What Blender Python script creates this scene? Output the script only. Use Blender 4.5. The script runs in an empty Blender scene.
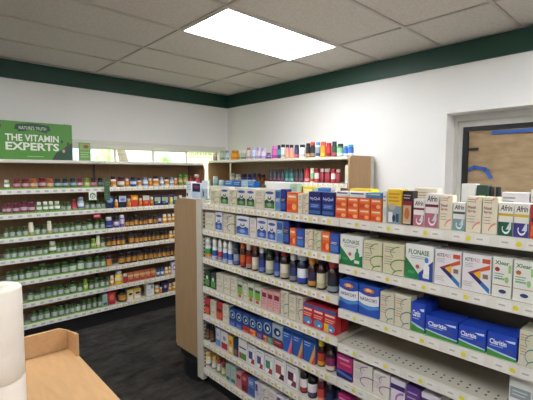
import bpy, bmesh, math, random
from mathutils import Vector, Matrix
random.seed(7)
C = bpy.context.scene.collection
PI = math.pi
EYE = 1.64                     # camera height above the floor
# ---------------------------------------------------------------- camera
F, YAW, PITCH, ROLL = 389.57, .7465, -.0739, .0032
fw = Vector((math.sin(YAW)*math.cos(PITCH), math.cos(YAW)*math.cos(PITCH), math.sin(PITCH)))
r0 = Vector((math.cos(YAW), -math.sin(YAW), 0)); u0_ = r0.cross(fw)
rt = math.cos(ROLL)*r0 + math.sin(ROLL)*u0_; up = -math.sin(ROLL)*r0 + math.cos(ROLL)*u0_
cam = bpy.data.cameras.new('camera'); co = bpy.data.objects.new('camera', cam); C.objects.link(co)
cam.sensor_width = 36; cam.lens = F/533*36; cam.clip_start = .02
M = Matrix((rt, up, -fw)).transposed().to_4x4(); M.translation = Vector((0, 0, EYE)); co.matrix_world = M
bpy.context.scene.camera = co
vs = bpy.context.scene.view_settings
vs.view_transform = 'Standard'; vs.look = 'None'; vs.gamma = 1; vs.use_curve_mapping = False; vs.exposure = 0.94

def ray(u, v=200): return F*fw + (u-266.5)*rt + (200-v)*up
def hit(u, ax, val):           # where the bearing of photo column u meets a vertical shelf plane
    d = ray(u, 170); return d*(val/d[ax])

# ---------------------------------------------------------------- materials
MAT = {}
def lin(h):
    h = h.lstrip('#'); o = []
    for i in (0, 2, 4):
        c = int(h[i:i+2], 16)/255; o.append(c/12.92 if c < .04045 else ((c+.055)/1.055)**2.4)
    return tuple(o)+(1,)
def mat(h, rough=.5, metal=0, trans=0, kind='plain'):
    k = (h, rough, metal, trans, kind)
    if k in MAT: return MAT[k]
    m = bpy.data.materials.new('surface'); m.use_nodes = True; nt = m.node_tree; b = nt.nodes['Principled BSDF']
    b.inputs['Roughness'].default_value = rough; b.inputs['Metallic'].default_value = metal
    if trans: b.inputs['Transmission Weight'].default_value = trans; b.inputs['IOR'].default_value = 1.3
    c = lin(h)
    tc = nt.nodes.new('ShaderNodeTexCoord'); no = nt.nodes.new('ShaderNodeTexNoise'); ra = nt.nodes.new('ShaderNodeMix'); ra.data_type = 'RGBA'
    no.inputs['Scale'].default_value = 30; nt.links.new(tc.outputs['Object'], no.inputs['Vector'])
    nt.links.new(no.outputs['Fac'], ra.inputs['Factor'])
    amt = .05
    if kind in ('wood', 'lightwood'):
        mp = nt.nodes.new('ShaderNodeMapping'); nt.links.new(tc.outputs['Object'], mp.inputs['Vector']); nt.links.new(mp.outputs[0], no.inputs['Vector'])
        mp.inputs['Scale'].default_value = (9, 9, .8) if kind == 'wood' else (7, .9, 7)
        no.inputs['Scale'].default_value = 5; no.inputs['Detail'].default_value = 6; no.inputs['Distortion'].default_value = 1.2; amt = .22
    ra.inputs['A'].default_value = tuple(x*(1-amt) for x in c[:3])+(1,)
    ra.inputs['B'].default_value = tuple(min(1, x*(1+amt)) for x in c[:3])+(1,)
    nt.links.new(ra.outputs['Result'], b.inputs['Base Color'])
    MAT[k] = m; return m
def emit(h, s):
    m = bpy.data.materials.new('glow'); m.use_nodes = True; nt = m.node_tree; nt.nodes.clear()
    e = nt.nodes.new('ShaderNodeEmission'); o = nt.nodes.new('ShaderNodeOutputMaterial')
    e.inputs[0].default_value = lin(h); e.inputs[1].default_value = s; nt.links.new(e.outputs[0], o.inputs[0]); return m
def nodes_mat(fn):
    m = bpy.data.materials.new('surface'); m.use_nodes = True; fn(m.node_tree, m.node_tree.nodes['Principled BSDF']); return m

def carpet_fn(nt, b):
    tc = nt.nodes.new('ShaderNodeTexCoord'); br = nt.nodes.new('ShaderNodeTexBrick'); mp = nt.nodes.new('ShaderNodeMapping')
    nt.links.new(tc.outputs['Object'], mp.inputs[0]); nt.links.new(mp.outputs[0], br.inputs['Vector'])
    br.inputs['Scale'].default_value = 1; br.inputs['Brick Width'].default_value = .61; br.inputs['Row Height'].default_value = .3
    br.inputs['Color1'].default_value = lin('#3d3a38'); br.inputs['Color2'].default_value = lin('#2f2d2b'); br.inputs['Mortar'].default_value = lin('#343230')
    br.inputs['Mortar Size'].default_value = .006
    no = nt.nodes.new('ShaderNodeTexNoise'); no.inputs['Scale'].default_value = 4.5; no.inputs['Detail'].default_value = 9; no.inputs['Roughness'].default_value = .75
    m2 = nt.nodes.new('ShaderNodeMapping'); m2.inputs['Scale'].default_value = (1, 2, 1)
    nt.links.new(tc.outputs['Object'], m2.inputs[0]); nt.links.new(m2.outputs[0], no.inputs['Vector'])
    rp = nt.nodes.new('ShaderNodeValToRGB'); rp.color_ramp.elements[0].position = .35; rp.color_ramp.elements[1].position = .68
    rp.color_ramp.elements[0].color = (.5, .5, .5, 1); rp.color_ramp.elements[1].color = (1.9, 1.9, 1.9, 1)
    nt.links.new(no.outputs['Fac'], rp.inputs[0])
    mx = nt.nodes.new('ShaderNodeMix'); mx.data_type = 'RGBA'; mx.blend_type = 'MULTIPLY'; mx.inputs['Factor'].default_value = 1
    nt.links.new(br.outputs['Color'], mx.inputs['A']); nt.links.new(rp.outputs[0], mx.inputs['B']); nt.links.new(mx.outputs['Result'], b.inputs['Base Color'])
    b.inputs['Roughness'].default_value = .95; b.inputs['Specular IOR Level'].default_value = .1
def tile_fn(nt, b):
    tc = nt.nodes.new('ShaderNodeTexCoord')
    no = nt.nodes.new('ShaderNodeTexNoise'); no.inputs['Scale'].default_value = 60; no.inputs['Detail'].default_value = 5
    nt.links.new(tc.outputs['Object'], no.inputs['Vector'])
    rp = nt.nodes.new('ShaderNodeValToRGB'); rp.color_ramp.elements[0].position = .3; rp.color_ramp.elements[1].position = .62
    rp.color_ramp.elements[0].color = lin('#c2bcb5'); rp.color_ramp.elements[1].color = lin('#d2ccc5')
    nt.links.new(no.outputs['Fac'], rp.inputs[0]); nt.links.new(rp.outputs[0], b.inputs['Base Color'])
    bp = nt.nodes.new('ShaderNodeBump'); bp.inputs['Strength'].default_value = .35; bp.inputs['Distance'].default_value = .004
    nt.links.new(no.outputs['Fac'], bp.inputs['Height']); nt.links.new(bp.outputs[0], b.inputs['Normal']); b.inputs['Roughness'].default_value = .9
def wall_fn(nt, b):
    tc = nt.nodes.new('ShaderNodeTexCoord'); no = nt.nodes.new('ShaderNodeTexNoise'); no.inputs['Scale'].default_value = 1.5; no.inputs['Detail'].default_value = 4
    nt.links.new(tc.outputs['Object'], no.inputs['Vector'])
    rp = nt.nodes.new('ShaderNodeValToRGB'); rp.color_ramp.elements[0].color = lin('#e2e0de'); rp.color_ramp.elements[1].color = lin('#ecebe9')
    nt.links.new(no.outputs['Fac'], rp.inputs[0]); nt.links.new(rp.outputs[0], b.inputs['Base Color']); b.inputs['Roughness'].default_value = .7
def leaf_fn(nt, b):
    tc = nt.nodes.new('ShaderNodeTexCoord'); v = nt.nodes.new('ShaderNodeTexVoronoi'); v.inputs['Scale'].default_value = 7
    nt.links.new(tc.outputs['Object'], v.inputs['Vector'])
    rp = nt.nodes.new('ShaderNodeValToRGB'); rp.color_ramp.elements[0].color = lin('#b8d890'); rp.color_ramp.elements[1].color = lin('#5c9440'); rp.color_ramp.elements[1].position = .7
    nt.links.new(v.outputs['Distance'], rp.inputs[0]); nt.links.new(rp.outputs[0], b.inputs['Base Color'])
def lace_fn(nt, b):
    tc = nt.nodes.new('ShaderNodeTexCoord'); v = nt.nodes.new('ShaderNodeTexVoronoi'); v.inputs['Scale'].default_value = 22; v.inputs['Randomness'].default_value = .35
    nt.links.new(tc.outputs['Object'], v.inputs['Vector'])
    rp = nt.nodes.new('ShaderNodeValToRGB'); rp.color_ramp.elements[0].color = lin('#a8c088'); rp.color_ramp.elements[1].color = lin('#f4f6dc')
    rp.color_ramp.elements[0].position = .18; rp.color_ramp.elements[1].position = .34
    nt.links.new(v.outputs['Distance'], rp.inputs[0])
    tr = nt.nodes.new('ShaderNodeBsdfTranslucent'); ms = nt.nodes.new('ShaderNodeMixShader'); ms.inputs[0].default_value = .8
    nt.links.new(rp.outputs[0], tr.inputs[0]); nt.links.new(rp.outputs[0], b.inputs['Base Color'])
    nt.links.new(b.outputs[0], ms.inputs[1]); nt.links.new(tr.outputs[0], ms.inputs[2]); nt.links.new(ms.outputs[0], nt.nodes['Material Output'].inputs[0])
carpet, ceil_m, wall_m, leaf_m, lace_m = map(nodes_mat, (carpet_fn, tile_fn, wall_fn, leaf_fn, lace_fn))
def glass_fn(nt, b):
    nt.nodes.remove(b); t = nt.nodes.new('ShaderNodeBsdfTransparent'); g = nt.nodes.new('ShaderNodeBsdfGlossy'); g.inputs['Roughness'].default_value = .02
    ms = nt.nodes.new('ShaderNodeMixShader'); ms.inputs[0].default_value = .06; t.inputs[0].default_value = (.93, .96, .95, 1)
    nt.links.new(t.outputs[0], ms.inputs[1]); nt.links.new(g.outputs[0], ms.inputs[2]); nt.links.new(ms.outputs[0], nt.nodes['Material Output'].inputs[0])
glass_m = nodes_mat(glass_fn)
WHITE = mat('#dad7cd', .4); STEEL = mat('#c9c4b6', .42); GREYBACK = mat('#7d776e', .6); BLACK = mat('#101012', .6)
WOOD = mat('#977754', .55, kind='wood'); PANEL = mat('#a88a66', .45, kind='wood'); LIGHT = mat('#bb9468', .4, kind='lightwood')

# ---------------------------------------------------------------- mesh building
class MB:
    """collects faces with a material each; linked as ONE mesh object"""
    def __init__(s): s.rc = False; s.v = []; s.f = []; s.m = []; s.mats = []; s.smooth = []
    def mi(s, m):
        if m not in s.mats: s.mats.append(m)
        return s.mats.index(m)
    def add(s, vs_, fs, m, smooth=False):
        o = len(s.v); s.v += [tuple(p) for p in vs_]; i = s.mi(m)
        for f in fs: s.f.append([o+j for j in f]); s.m.append(i); s.smooth.append(smooth)
    def box(s, x0, x1, y0, y1, z0, z1, m, bev=0):
        if x0 > x1: x0, x1 = x1, x0
        if y0 > y1: y0, y1 = y1, y0
        if z0 > z1: z0, z1 = z1, z0
        if bev:
            bm = bmesh.new(); bmesh.ops.create_cube(bm, size=1)
            for v in bm.verts: v.co = Vector(((x0+x1)/2+v.co.x*(x1-x0), (y0+y1)/2+v.co.y*(y1-y0), (z0+z1)/2+v.co.z*(z1-z0)))
            bmesh.ops.bevel(bm, geom=list(bm.edges), offset=bev, segments=2, affect='EDGES'); bm.verts.index_update()
            s.add([v.co for v in bm.verts], [[v.index for v in f.verts] for f in bm.faces], m); bm.free(); return
        s.add([(x, y, z) for z in (z0, z1) for x, y in ((x0, y0), (x1, y0), (x1, y1), (x0, y1))],
              [(3, 2, 1, 0), (4, 5, 6, 7), (0, 1, 5, 4), (1, 2, 6, 5), (2, 3, 7, 6), (3, 0, 4, 7)], m)
    def lathe(s, prof, m, n=14, cx=0, cy=0, cap=True, sx=1, sy=1):
        vs_ = []; fs = []
        for r, z in prof:
            for k in range(n): a = 2*PI*k/n; vs_.append((cx+r*sx*math.cos(a), cy+r*sy*math.sin(a), z))
        for i in range(len(prof)-1):
            for k in range(n): a = i*n+k; b = i*n+(k+1) % n; fs.append((a, b, b+n, a+n))
        s.add(vs_, fs, m, True)
        if cap:
            L = len(vs_); s.add(vs_[:n], [tuple(range(n))[::-1]], m); s.add(vs_[L-n:], [tuple(range(n))], m)
    def prism(s, pts, axis, a, b, m):          # polygon pts in the other two axes, extruded along axis
        def p(q, t): return {0: (t, q[0], q[1]), 1: (q[0], t, q[1]), 2: (q[0], q[1], t)}[axis]
        s.rc = True; n = len(pts); vs_ = [p(q, a) for q in pts]+[p(q, b) for q in pts]
        s.add(vs_, [tuple(range(n)), tuple(range(2*n-1, n-1, -1))]+[(i, i+n, (i+1) % n+n, (i+1) % n) for i in range(n)], m)
    def build(s, name, parent=None, loc=None, rot=0, **props):
        me = bpy.data.meshes.new(name); me.from_pydata(s.v, [], s.f)
        for m in s.mats: me.materials.append(m)
        for p, i, sm in zip(me.polygons, s.m, s.smooth): p.material_index = i; p.use_smooth = sm
        if s.rc:
            bm = bmesh.new(); bm.from_mesh(me); bmesh.ops.recalc_face_normals(bm, faces=bm.faces); bm.to_mesh(me); bm.free()
        o = bpy.data.objects.new(name, me); C.objects.link(o)
        if parent: o.parent = parent
        if loc: o.location = loc
        o.rotation_euler.z = rot
        for k, v in props.items(): o[k] = v
        return o
def thing(name, label, cat, loc=(0, 0, 0), rot=0, group=None):
    o = bpy.data.objects.new(name, None); C.objects.link(o); o.location = loc; o.rotation_euler.z = rot; o.empty_display_size = .05
    o['label'] = label; o['category'] = cat
    if group: o['group'] = group
    return o
TXT = {}
def text_geo(t, bold=.02):
    k = (t, bold)
    if k in TXT: return TXT[k]
    cu = bpy.data.curves.new('lettering', 'FONT'); cu.body = t; cu.offset = bold; cu.resolution_u = 2
    o = bpy.data.objects.new('lettering', cu); C.objects.link(o); bpy.context.view_layer.update()
    me = o.to_mesh(); vs_ = [(v.co.x, v.co.y) for v in me.vertices]; fs = [tuple(p.vertices) for p in me.polygons]; o.to_mesh_clear()
    bpy.data.objects.remove(o); bpy.data.curves.remove(cu)
    x0 = min(v[0] for v in vs_); x1 = max(v[0] for v in vs_); y0 = min(v[1] for v in vs_); y1 = max(v[1] for v in vs_)
    TXT[k] = ([((x-x0)/(x1-x0), (y-y0)/(y1-y0)) for x, y in vs_], fs); return TXT[k]

class Art:
    """flat printing on a front face: coordinates 0..1 across and up, facing -y"""
    def __init__(s, mb, w, h, y=0): s.mb = mb; s.w = w; s.h = h; s.y = y; s.n = 0
    def poly(s, pts, c, rough=.45):
        s.n += 1; y = s.y-.0003*s.n
        s.mb.add([((p[0]-.5)*s.w, y, p[1]*s.h) for p in pts], [tuple(range(len(pts)))], mat(c, rough))
    def rect(s, a, b, c, d, col): s.poly([(a, b), (c, b), (c, d), (a, d)], col)
    def oval(s, cx, cy, rx, ry, col, n=16): s.poly([(cx+rx*math.cos(2*PI*k/n), cy+ry*math.sin(2*PI*k/n)) for k in range(n)], col)
    def arc(s, cx, cy, r, a0, a1, wd, col, n=12, ry=None):
        ry = ry or r; s.n += 1; y = s.y-.0003*s.n; vs_ = []
        for k in range(n+1):
            a = math.radians(a0+(a1-a0)*k/n)
            for q in (-wd, wd): vs_.append(((cx+(r+q)*math.cos(a)-.5)*s.w, y, (cy+(ry+q)*math.sin(a))*s.h))
        s.mb.add(vs_, [(2*k, 2*k+1, 2*k+3, 2*k+2) for k in range(n)], mat(col))
    def text(s, t, a, b, c, d, col, bold=.02, slant=0):
        vs_, fs = text_geo(t, bold); s.n += 1; y = s.y-.0003*s.n
        s.mb.add([((a+(c-a)*x+slant*q-.5)*s.w, y, (b+(d-b)*q)*s.h) for x, q in vs_], fs, mat(col))
    def lines(s, a, b, c, n, gap, th, col):     # fine print too small to read: plain rules
        for k in range(n):
            s.rect(a, b-k*gap, c-(.12*(c-a) if k % 2 else 0), b-k*gap+th, col)

# ---------------------------------------------------------------- carton fronts
def a_beige(A, arc='#7d8f4e', txt='#8b7f78', twice=True):
    A.lines(.08, .86, .6, 3, .07, .022, txt); A.lines(.08, .55, .5, 4, .08, .02, txt)
    A.arc(1.0, .72, .62, 110, 215, .018, arc, ry=.22); A.arc(.95, .3, .55, 75, 235, .02, arc, ry=.22)
    if twice: A.arc(.95, -.02, .45, 90, 175, .02, arc, ry=.2)
def a_pink(A):
    A.lines(.1, .9, .62, 2, .06, .018, '#8c8a6c'); A.text('Nasal', .1, .66, .62, .74, '#6d2c46'); A.text('Spray', .1, .54, .66, .63, '#8d2f3d')
    A.lines(.1, .44, .6, 3, .08, .016, '#8c8a6c'); A.arc(1.0, .86, .4, 120, 200, .03, '#e0a0a0', ry=.12); A.arc(1.05, .02, .6, 100, 165, .03, '#dd8c8c', ry=.28)
def a_pic(A, c1='#3f7c33', c2='#2a4d2a', logo='#4a5a98'):
    A.oval(.5, .8, .4, .07, logo); A.oval(.5, .56, .18, .09, '#4a4f60'); A.oval(.5, .6, .1, .06, '#d8d4cc')
    A.rect(.04, .08, .96, .42, c1); A.poly([(.04, .42), (.3, .5), (.5, .36), (.75, .5), (.96, .42), (.96, .3), (.04, .3)], c2); A.oval(.5, .24, .22, .1, '#8fa08a' if c1 == '#3f7c33' else '#88a2d8')
def a_block(A, c1, c2, c3='#e8e4dc'):
    A.rect(.06, .62, .94, .92, c1); A.rect(.06, .1, .94, .4, c2); A.lines(.12, .54, .85, 2, .07, .025, c3)
def a_night(A, t='NyQuil'):
    A.text(t, .1, .62, .9, .78, '#d8def4', .008); A.rect(.1, .3, .9, .5, '#2f5cae'); A.lines(.2, .42, .8, 2, .07, .02, '#b8c4e8'); A.rect(.05, .06, .95, .2, '#3767a8')
def a_orange(A):
    A.rect(.06, .6, .94, .92, '#e8884c'); A.lines(.15, .74, .85, 1, .1, .1, '#f2e2d2'); A.rect(.06, .12, .55, .42, '#d8452a'); A.oval(.72, .28, .2, .16, '#f0b070')
def a_spray(A, c='#b36a7c', g='#6a1f34'):
    A.text('Afrin', .12, .76, .88, .93, '#15131a', .018, .05); A.rect(0, .6, 1, .68, g); A.rect(0, 0, 1, .42, c); A.arc(.55, .22, .25, 150, 400, .03, '#e8eef0', ry=.13)
    A.poly([(.55, .2), (.9, .52), (.9, .2)], '#cfd8dc')
def a_flo(A, blue=False):
    A.poly([(0, 0), (1, 0), (1, .38), (.5, .16), (0, .62)], '#1f7a45')
    if blue: A.poly([(.5, 0), (1, 0), (1, .6), (.5, .2)], '#24459c')
    A.text('FLONASE', .12, .72, .86, .86, '#1e6b46', .018); A.lines(.2, .66, .8, 2, .05, .018, '#8fa8a0')
    A.oval(.46, .38, .12, .11, '#e9e2dc'); A.oval(.46, .38, .07, .06, '#b45a6a')
    A.poly([(.68, .08), (.88, .08), (.88, .42), (.82, .5), (.82, .6), (.74, .6), (.74, .5), (.68, .42)], '#2f8a55' if not blue else '#eef0f2')
    if blue: A.oval(.78, .6, .07, .08, '#3d7fd0')
    A.rect(.12, .16, .36, .24, '#3f9a60'); A.rect(.66, .1, .88, .2, '#dfe6e0')
def a_ast(A):
    A.text('ASTE', .07, .8, .36, .9, '#4a4650', .02); A.text('PRO', .38, .8, .6, .9, '#a8608c', 0); A.rect(.7, .8, .97, .92, '#c8503c')
    A.lines(.08, .74, .4, 3, .045, .015, '#a8a4a8')
    A.poly([(.2, .5), (.97, .78), (.97, .66), (.42, .5)], '#9c3358'); A.poly([(.6, .645), (.97, .78), (.97, .66), (.65, .57)], '#d05a2c')
    A.poly([(.2, .5), (.42, .5), (.97, .16), (.97, .02)], '#272a6e'); A.poly([(.65, .23), (.72, .305), (.97, .16), (.97, .02)], '#2f7cc0')
    A.poly([(.4, .5), (.66, .6), (.66, .36)], '#ecb422'); A.lines(.06, .24, .4, 3, .05, .015, '#b0acb0'); A.rect(.74, .4, .92, .52, '#8d7060')
def a_xl(A, c='#a82d36'):
    A.text('Xlear', .1, .82, .85, .92, '#2f6b46', .02); A.oval(.24, .7, .13, .055, c); A.lines(.1, .58, .6, 3, .06, .025, '#86a888'); A.text('SPRAY', .12, .5-.06, .66, .5, '#5a9a6a', .01)
    A.oval(.75, .46, .1, .08, '#9cc880'); A.rect(.82, .64, .96, .84, '#9cc47c'); A.rect(.04, .3, .96, .315, c); A.oval(.56, .16, .2, .05, '#2f3a70')
def a_nas(A):
    A.poly([(0, .42), (.25, .36), (.5, .34), (.75, .36), (1, .42), (1, .74), (.75, .68), (.5, .66), (.25, .68), (0, .74)], '#e6e9ee')
    A.poly([(0, .3), (.5, .2), (1, .3), (1, .4), (.5, .32), (0, .4)], '#4d8fd0'); A.text('NASACORT', .08, .49, .92, .6, '#232c5c', .015)
    A.oval(.5, .84, .26, .08, '#d67a3e'); A.oval(.5, .85, .14, .05, '#f0c890'); A.rect(.42, .72, .58, .8, '#7a3a28')
def a_cla(A):
    A.poly([(0, 0), (1, 0), (1, .12), (.5, .17), (0, .26)], '#3e8a3a'); A.poly([(0, .26), (.5, .17), (1, .12), (1, .17), (.5, .24), (0, .33)], '#b8d0e8')
    A.text('Claritin', .08, .52, .66, .74, '#eef2fa', .02); A.lines(.1, .44, .55, 1, .06, .04, '#8fb0e8'); A.rect(.66, .3, .92, .44, '#3c4e9a'); A.poly([(.6, .8), (.95, .84), (.95, .74), (.75, .74)], '#cfe0f6')
def a_round(A):
    A.oval(.5, .52, .46, .36, '#8db6e2'); A.oval(.5, .52, .34, .26, '#15233c'); A.oval(.55, .5, .14, .12, '#d8dce8'); A.rect(0, .02, 1, .12, '#142a60')
def a_tri(A, c='#d8a04c'):
    A.rect(0, .8, 1, .92, '#16305e'); A.lines(.08, .72, .62, 2, .1, .035, '#a8c8f0'); A.poly([(.5, 0), (1, 0), (1, .78)], c); A.poly([(.7, 0), (1, 0), (1, .4)], '#c84638')
def a_frame(A, c='#4a4a86', d='#a02c3c'):
    A.rect(.08, .06, .92, .78, '#d8d8de'); A.rect(.14, .1, .86, .7, '#f0eeee'); A.rect(.14, .3, .62, .68, c); A.poly([(.4, .1), (.86, .1), (.86, .34), (.6, .36)], d); A.lines(.1, .88, .8, 1, .1, .04, '#9a98a6')
def a_redblue(A, y=False):
    A.rect(0, .86, 1, 1, '#3c5c9c'); A.lines(.08, .72, .9, 1, .1, .08, '#f0dad0'); A.lines(.08, .56, .9, 2, .09, .05, '#e8a490'); A.oval(.5, .24, .42, .17, '#4a90c8'); A.rect(.5, .14, .7, .22, '#e8e4e0')
    if y: A.rect(0, .04, .4, .4, '#e8b832')
def a_magenta(A):
    A.rect(0, 0, 1, .36, '#1e2258'); A.poly([(0, .2), (1, .1), (1, .2), (0, .32)], '#4668b8'); A.lines(.1, .8, .8, 1, .1, .08, '#d89cc0'); A.lines(.2, .6, .9, 1, .1, .08, '#e8685c')
def a_purple(A): a_beige(A, '#8c4a9a', '#a89aa4', False)
def a_white(A): A.lines(.12, .8, .85, 2, .12, .05, '#8f9aa6'); A.oval(.5, .35, .25, .15, '#bcc8d0')
def a_cross(A): A.rect(.62, .5, .9, .56, '#3c5c50'); A.rect(.72, .44, .8, .62, '#3c5c50'); A.lines(.1, .55, .5, 2, .08, .04, '#98a09c')
def a_figs(A):
    A.lines(.04, .84, .5, 2, .1, .05, '#a8a4ac'); A.rect(.02, .44, .98, .56, '#ccd27c')
    for k, c in enumerate(('#7c5a78', '#c8763c', '#4a4650', '#b0485a', '#6c7a4a')): A.oval(.1+.2*k, .26, .05, .12, c)
def a_yg(A): A.rect(0, 0, 1, .52, '#8398a8'); A.lines(.1, .84, .85, 3, .1, .05, '#c89424'); A.oval(.35, .5, .25, .1, '#b8ac9c'); A.rect(.1, .04, .4, .34, '#e6e8ea'); A.oval(.5, .16, .12, .1, '#22303c'); A.rect(.65, .06, .85, .3, '#2f4a60')
def a_drk(A): A.lines(.1, .86, .85, 2, .08, .03, '#b8a8a0'); A.rect(0, .58, 1, .7, '#8c2430'); A.rect(.08, .1, .92, .58, '#c8a484'); A.oval(.5, .34, .26, .17, '#b86a34'); A.rect(.1, .04, .9, .1, '#c8bca8')
def a_circ(A): A.lines(.15, .86, .8, 3, .08, .025, '#9a9484'); A.oval(.5, .4, .36, .16, '#b0a890'); A.oval(.5, .4, .3, .13, '#dcd6c4'); A.arc(.5, .2, .4, 30, 160, .02, '#a0a080', ry=.15)
def a_cap(A): A.rect(.1, .62, .9, .86, '#7c2238'); A.lines(.15, .5, .85, 3, .12, .04, '#b4788a')
def a_grn(A): A.rect(.1, .3, .9, .7, '#6fae3c'); A.rect(.1, .7, .9, .84, '#444850'); A.oval(.5, .2, .3, .1, '#c04c4c')
def a_red(A): A.rect(.08, .5, .92, .62, '#2c1c24'); A.rect(.08, .08, .92, .4, '#d8683c')

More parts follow.
